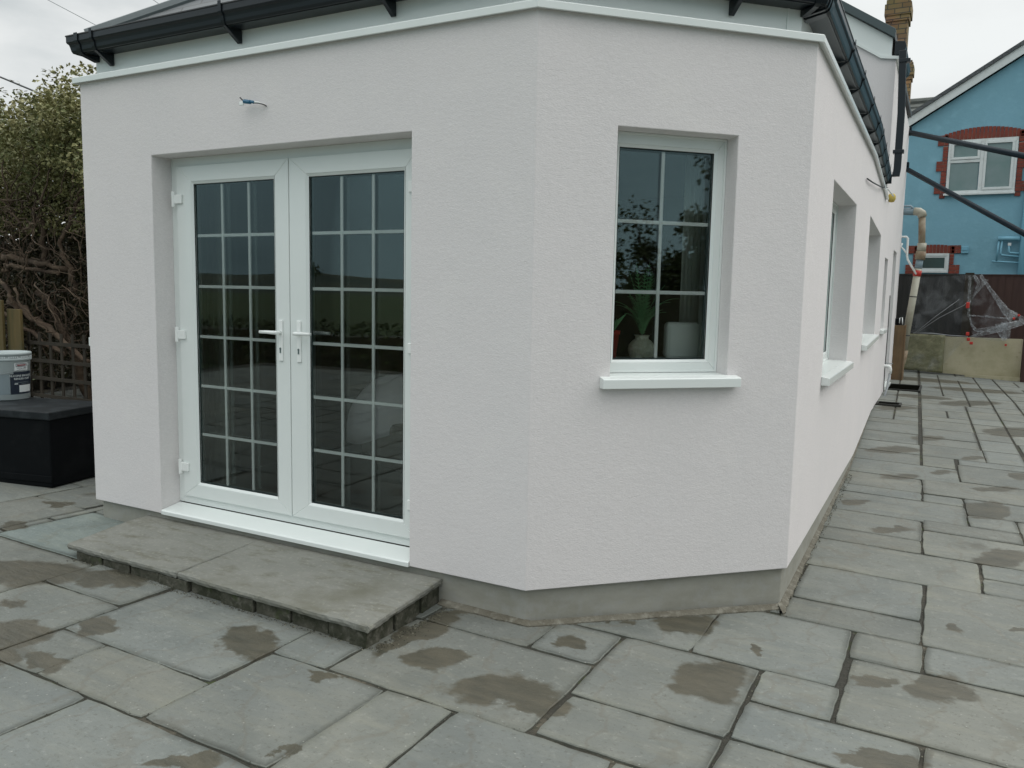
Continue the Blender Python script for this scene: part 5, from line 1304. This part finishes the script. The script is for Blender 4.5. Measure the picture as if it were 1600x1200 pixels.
for k in range(26):
    az = r.uniform(0, 6.28); lean = r.choice((.12, .25, .5, .9, 1.1)); L_ = r.uniform(.20, .36)*(1-.12*lean)
    b = MB(); px_ = [0, 0, .10]; pts = []
    for i in range(9):
        t = i/8; el = 1.45-lean*t*1.3; st = L_/8
        px_[0] += math.cos(az)*math.cos(el)*st*.8; px_[1] += math.sin(az)*math.cos(el)*st*.8; px_[2] += math.sin(el)*st; pts.append(Vector(px_))
    b.tube([tuple(q) for q in pts], [.0022*(1-.6*i/8) for i in range(9)], 5)
    side = Vector((-math.sin(az), math.cos(az), 0))
    for i in range(1, 9):
        for m_ in (0, .5):
            p = pts[i-1].lerp(pts[i], m_); wl = .026*math.sin(math.pi*(.15+.8*(i-1+m_)/8))+.004; d = (pts[i]-pts[i-1]).normalized()
            for s_ in (-1, 1):
                tip = p+side*s_*wl+d*wl*.6; b.poly([p-d*.003, p+d*.004, tip]); 
    b.build('frond', M['fern'], pp, fixn=False)
rp_ = tag(empty('red_pot', Bw(.505, .30, 1.062)), 'red flowerpot at the left end of the splayed window sill inside', 'flowerpot')
b = MB(); b.lathe([(.038, 0), (.052, .12), (.056, .12), (.057, .14), (.050, .14), (.045, .10), (.0001, .09)], (0, 0, 0), 24); b.build('pot', mat('red_glazed', (.50, .03, .025), .3), rp_, smooth=True)
b = MB(); 
for k in range(14):
    az = r.uniform(0, 6.28); p = Vector((0, 0, .10)); d = Vector((math.cos(az)*.35, math.sin(az)*.35, 1)).normalized(); L_ = r.uniform(.08, .17); w = d.cross(Vector((0, 0, 1))).normalized()*.004
    q = p+d*L_*.6; e_ = p+d*L_+Vector((math.cos(az), math.sin(az), -.4))*L_*.25; b.poly([p-w*.4, p+w*.4, q+w, e_, q-w])
b.build('leaves', M['fern'], rp_, fixn=False)
wc = tag(empty('white_panel', Bw(.93, .30, 1.062), th), 'white rounded appliance standing at the right of the window sill inside', 'appliance')
b = MB(); b.box(-.115, .075, -.03, .03, 0, .185); b.build('case', M['upvc'], wc, bevel=.022, seg=4)
b = MB(); b.box(-.10, .055, -.0315, -.0302, .012, .165); b.build('front_cover', M['upvc'], wc)
M['throw'] = mat('pale_lilac_throw', (.70, .68, .72), .9, bump=[(12, .5, 4, I3, .01)]); M['sofa'] = mat('brown_leather', (.075, .048, .036), .5)
ac = tag(empty('armchair', (-1.62, 1.75, .0), math.radians(-20)), 'brown armchair under a pale throw inside the patio doors', 'armchair')
b = MB(); b.box(-.42, .42, -.38, .38, .08, .42); b.build('seat', M['sofa'], ac, bevel=.05, seg=3)
b = MB(); b.box(-.42, .42, .22, .45, .42, .95); b.build('backrest', M['sofa'], ac, bevel=.07, seg=3)
for s_ in (-1, 1): b = MB(); b.box(.30*s_-.12+(.09*s_), .30*s_+.12+(.09*s_), -.40, .40, .10, .62); b.build('armrest', M['sofa'], ac, bevel=.06, seg=3)
b = MB(); nu, nv = 28, 12; G_ = []
for j in range(nv+1):
    row = []
    for i in range(nu):
        a = 2*math.pi*i/nu; e_ = (math.pi/2)*(1-j/nv)*1.0
        fold = 1+.05*math.sin(7*a+1)*math.cos(e_)+.03*math.sin(13*a)
        row.append((-.36+.34*math.cos(a)*math.cos(e_)**.7*fold, -.06+.46*math.sin(a)*math.cos(e_)**.7*fold, .30+.42*math.sin(e_)**.8+.03*math.sin(5*a)*(1-j/nv)-(.05*math.sin(3*a) if j == nv else 0)))
    G_.append(row)
for j in range(nv):
    for i in range(nu): k = (i+1) % nu; b.poly([G_[j][i], G_[j][k], G_[j+1][k], G_[j+1][i]])
b.build('throw', M['throw'], ac, merge=True, smooth=True, solid=.012)
b = MB(); b.box(-.36, .0, .10, .22, .45, .92); b.build('cushion', mat('lilac_cushion', (.22, .19, .27), .9), ac, bevel=.05, seg=3)
tb2 = tag(empty('coffee_table', (-1.9, 3.4, 0)), 'low dark table deep in the room behind the patio doors', 'table')
b = MB(); b.box(-.7, .7, -.35, .35, .42, .46); b.build('table_top', M['darkwood'], tb2, bevel=.004)
for sx_ in (-1, 1):
    for sy_ in (-1, 1): b = MB(); b.box(.62*sx_-.03, .62*sx_+.03, .28*sy_-.03, .28*sy_+.03, 0, .42); b.build('leg', M['darkwood'], tb2)

def curtain(fr, u0, u1, d, z0, z1, label):
    mb = MB(); n_ = 40; rows = []
    for z in (z0, (z0+z1)/2, z1):
        rows.append([fr.P(u0+(u1-u0)*i/n_, z, d+.022*math.sin(i*1.15)+.008*math.sin(i*2.7+z)) for i in range(n_+1)])
    for j in range(2):
        for i in range(n_): mb.poly([rows[j][i], rows[j][i+1], rows[j+1][i+1], rows[j+1][i]])
    tag(mb.build('curtain', M['curtain'], merge=True, smooth=True, solid=.004), label, 'curtain', 'pale curtains')
M['curtain'] = mat('pale_curtain', (.62, .66, .60), .9)
curtain(FA, UA-2.76, UA-2.40, .43, .03, 2.2, 'pale curtain drawn back inside the left edge of the patio doors')
curtain(FB, .985, 1.16, .47, 1.0, 2.2, 'pale curtain drawn back inside the right edge of the splayed window')

# ------------------------------------------------------------------ THE GARDEN BEHIND THE CAMERA (seen in the glass)
def simple_tree(x, y, zg, h, rad, n, label, seed, group='trees round the garden', m_='treeleaf', ls=.09):
    R_ = random.Random(seed); t = tag(empty('tree', (x, y, zg)), label, 'tree', group)
    b = MB(); b.tube([(0, 0, 0), (.05, .02, h*.25), (-.03, .05, h*.5), (.02, 0, h*.8)], [.16, .12, .09, .03], 8)
    b.build('trunk', M['bark'], t, smooth=True)
    cl_ = []
    for k in range(26):
        az = R_.uniform(0, 6.28); el = R_.uniform(.1, 1.4); L_ = rad*R_.uniform(.45, 1.0)
        s_ = Vector((0, 0, h*R_.uniform(.3, .6))); e_ = s_+Vector((math.cos(az)*math.cos(el), math.sin(az)*math.cos(el), math.sin(el)*.9))*L_
        b = MB(); mid = s_.lerp(e_, .5)+Vector((R_.gauss(0, .1), R_.gauss(0, .1), R_.gauss(0, .1))); b.tube([tuple(s_), tuple(mid), tuple(e_)], [.045, .028, .01], 6); b.build('branch', M['bark'], t, smooth=True)
        cl_.append((e_, R_.uniform(.25, .5)*rad*.55)); cl_.append((mid, R_.uniform(.2, .4)*rad*.5))
    def f():
        c, q = R_.choice(cl_); v = Vector((R_.gauss(0, 1), R_.gauss(0, 1), R_.gauss(0, .8)))
        return tuple(c+v.normalized()*q*R_.random()**.5)
    b = MB(); leaves(b, n, f, ls, R_); b.build('crown', M[m_], t, fixn=False); return t
simple_tree(10.6, .7, -.3, 5.2, 2.7, 22000, 'bushy garden tree to the right of the photographer', 3)
simple_tree(13.5, 3.4, -.3, 5.2, 2.6, 7000, 'taller garden tree beyond the right hand fence', 4)
simple_tree(10.2, -2.6, -.3, 2.9, 1.7, 12000, 'low bushy tree standing in the right hand hedge', 5, ls=.07)
hg = tag(empty('garden_hedge', (8.6, -3, -.3)), 'clipped dark hedge along the right hand boundary of the patio', 'hedge')
b = MB(); b.box(-.3, .3, -8, 9, 0, 1.7); b.build('dark_core', M['ivyd'], hg)
b = MB(); leaves(b, 16000, lambda: (rr.uniform(-.45, .3), rr.uniform(-8, 9), 2.5*rr.betavariate(1.4, 1.5)), .07, rr); b.build('foliage', M['treeleaf'], hg, fixn=False)
hg = tag(empty('garden_hedge', (-3, -9.5, -.3)), 'low rough hedge between the patio and the open field', 'hedge')
b = MB(); b.box(-12, 11, -.3, .3, 0, .75); b.build('dark_core', M['ivyd'], hg)
b = MB(); leaves(b, 9000, lambda: (rr.uniform(-12, 11), rr.uniform(-.5, .5), rr.uniform(0, 1.0)), .11, rr); b.build('foliage', M['treeleaf'], hg, fixn=False)
hl = MB()
r = random.Random(14)
N_ = 90; prev = None
for i in range(N_+1):
    a = math.pi*(.85+1.35*i/N_); R0_ = 420; h = 5+2.2*math.sin(a*5)+1.4*math.sin(a*13+1)+r.uniform(-.5, 1.1)
    p = [(R0_*.55*math.cos(a), R0_*.55*math.sin(a), -.4), (R0_*.8*math.cos(a), R0_*.8*math.sin(a), h*.45), (R0_*math.cos(a), R0_*math.sin(a), h), (R0_*1.2*math.cos(a), R0_*1.2*math.sin(a), -.4)]
    if prev:
        for k in range(3): hl.poly([prev[k], p[k], p[k+1], prev[k+1]])
    prev = p
tag(hl.build('hills', mat('distant_hills', (.030, .045, .030), .95, var=[(.02, .42, .6, (.055, .06, .035), I3)]), smooth=False), kind='structure')
for k in range(14):
    a = math.pi*(.98+.07*k)+r.uniform(-.02, .02); R0_ = r.uniform(70, 120)
    simple_tree(R0_*math.cos(a), R0_*math.sin(a), -.35, r.uniform(4, 6.5), r.uniform(2.2, 3.8), 700, ['tallest','small','wide','lopsided','slender','squat','ragged','leaning','twin topped','pale','dark','thin crowned','low spreading','lone'][k]+' field tree on the skyline beyond the low garden hedge', 40+k, 'trees across the field', ls=.55)
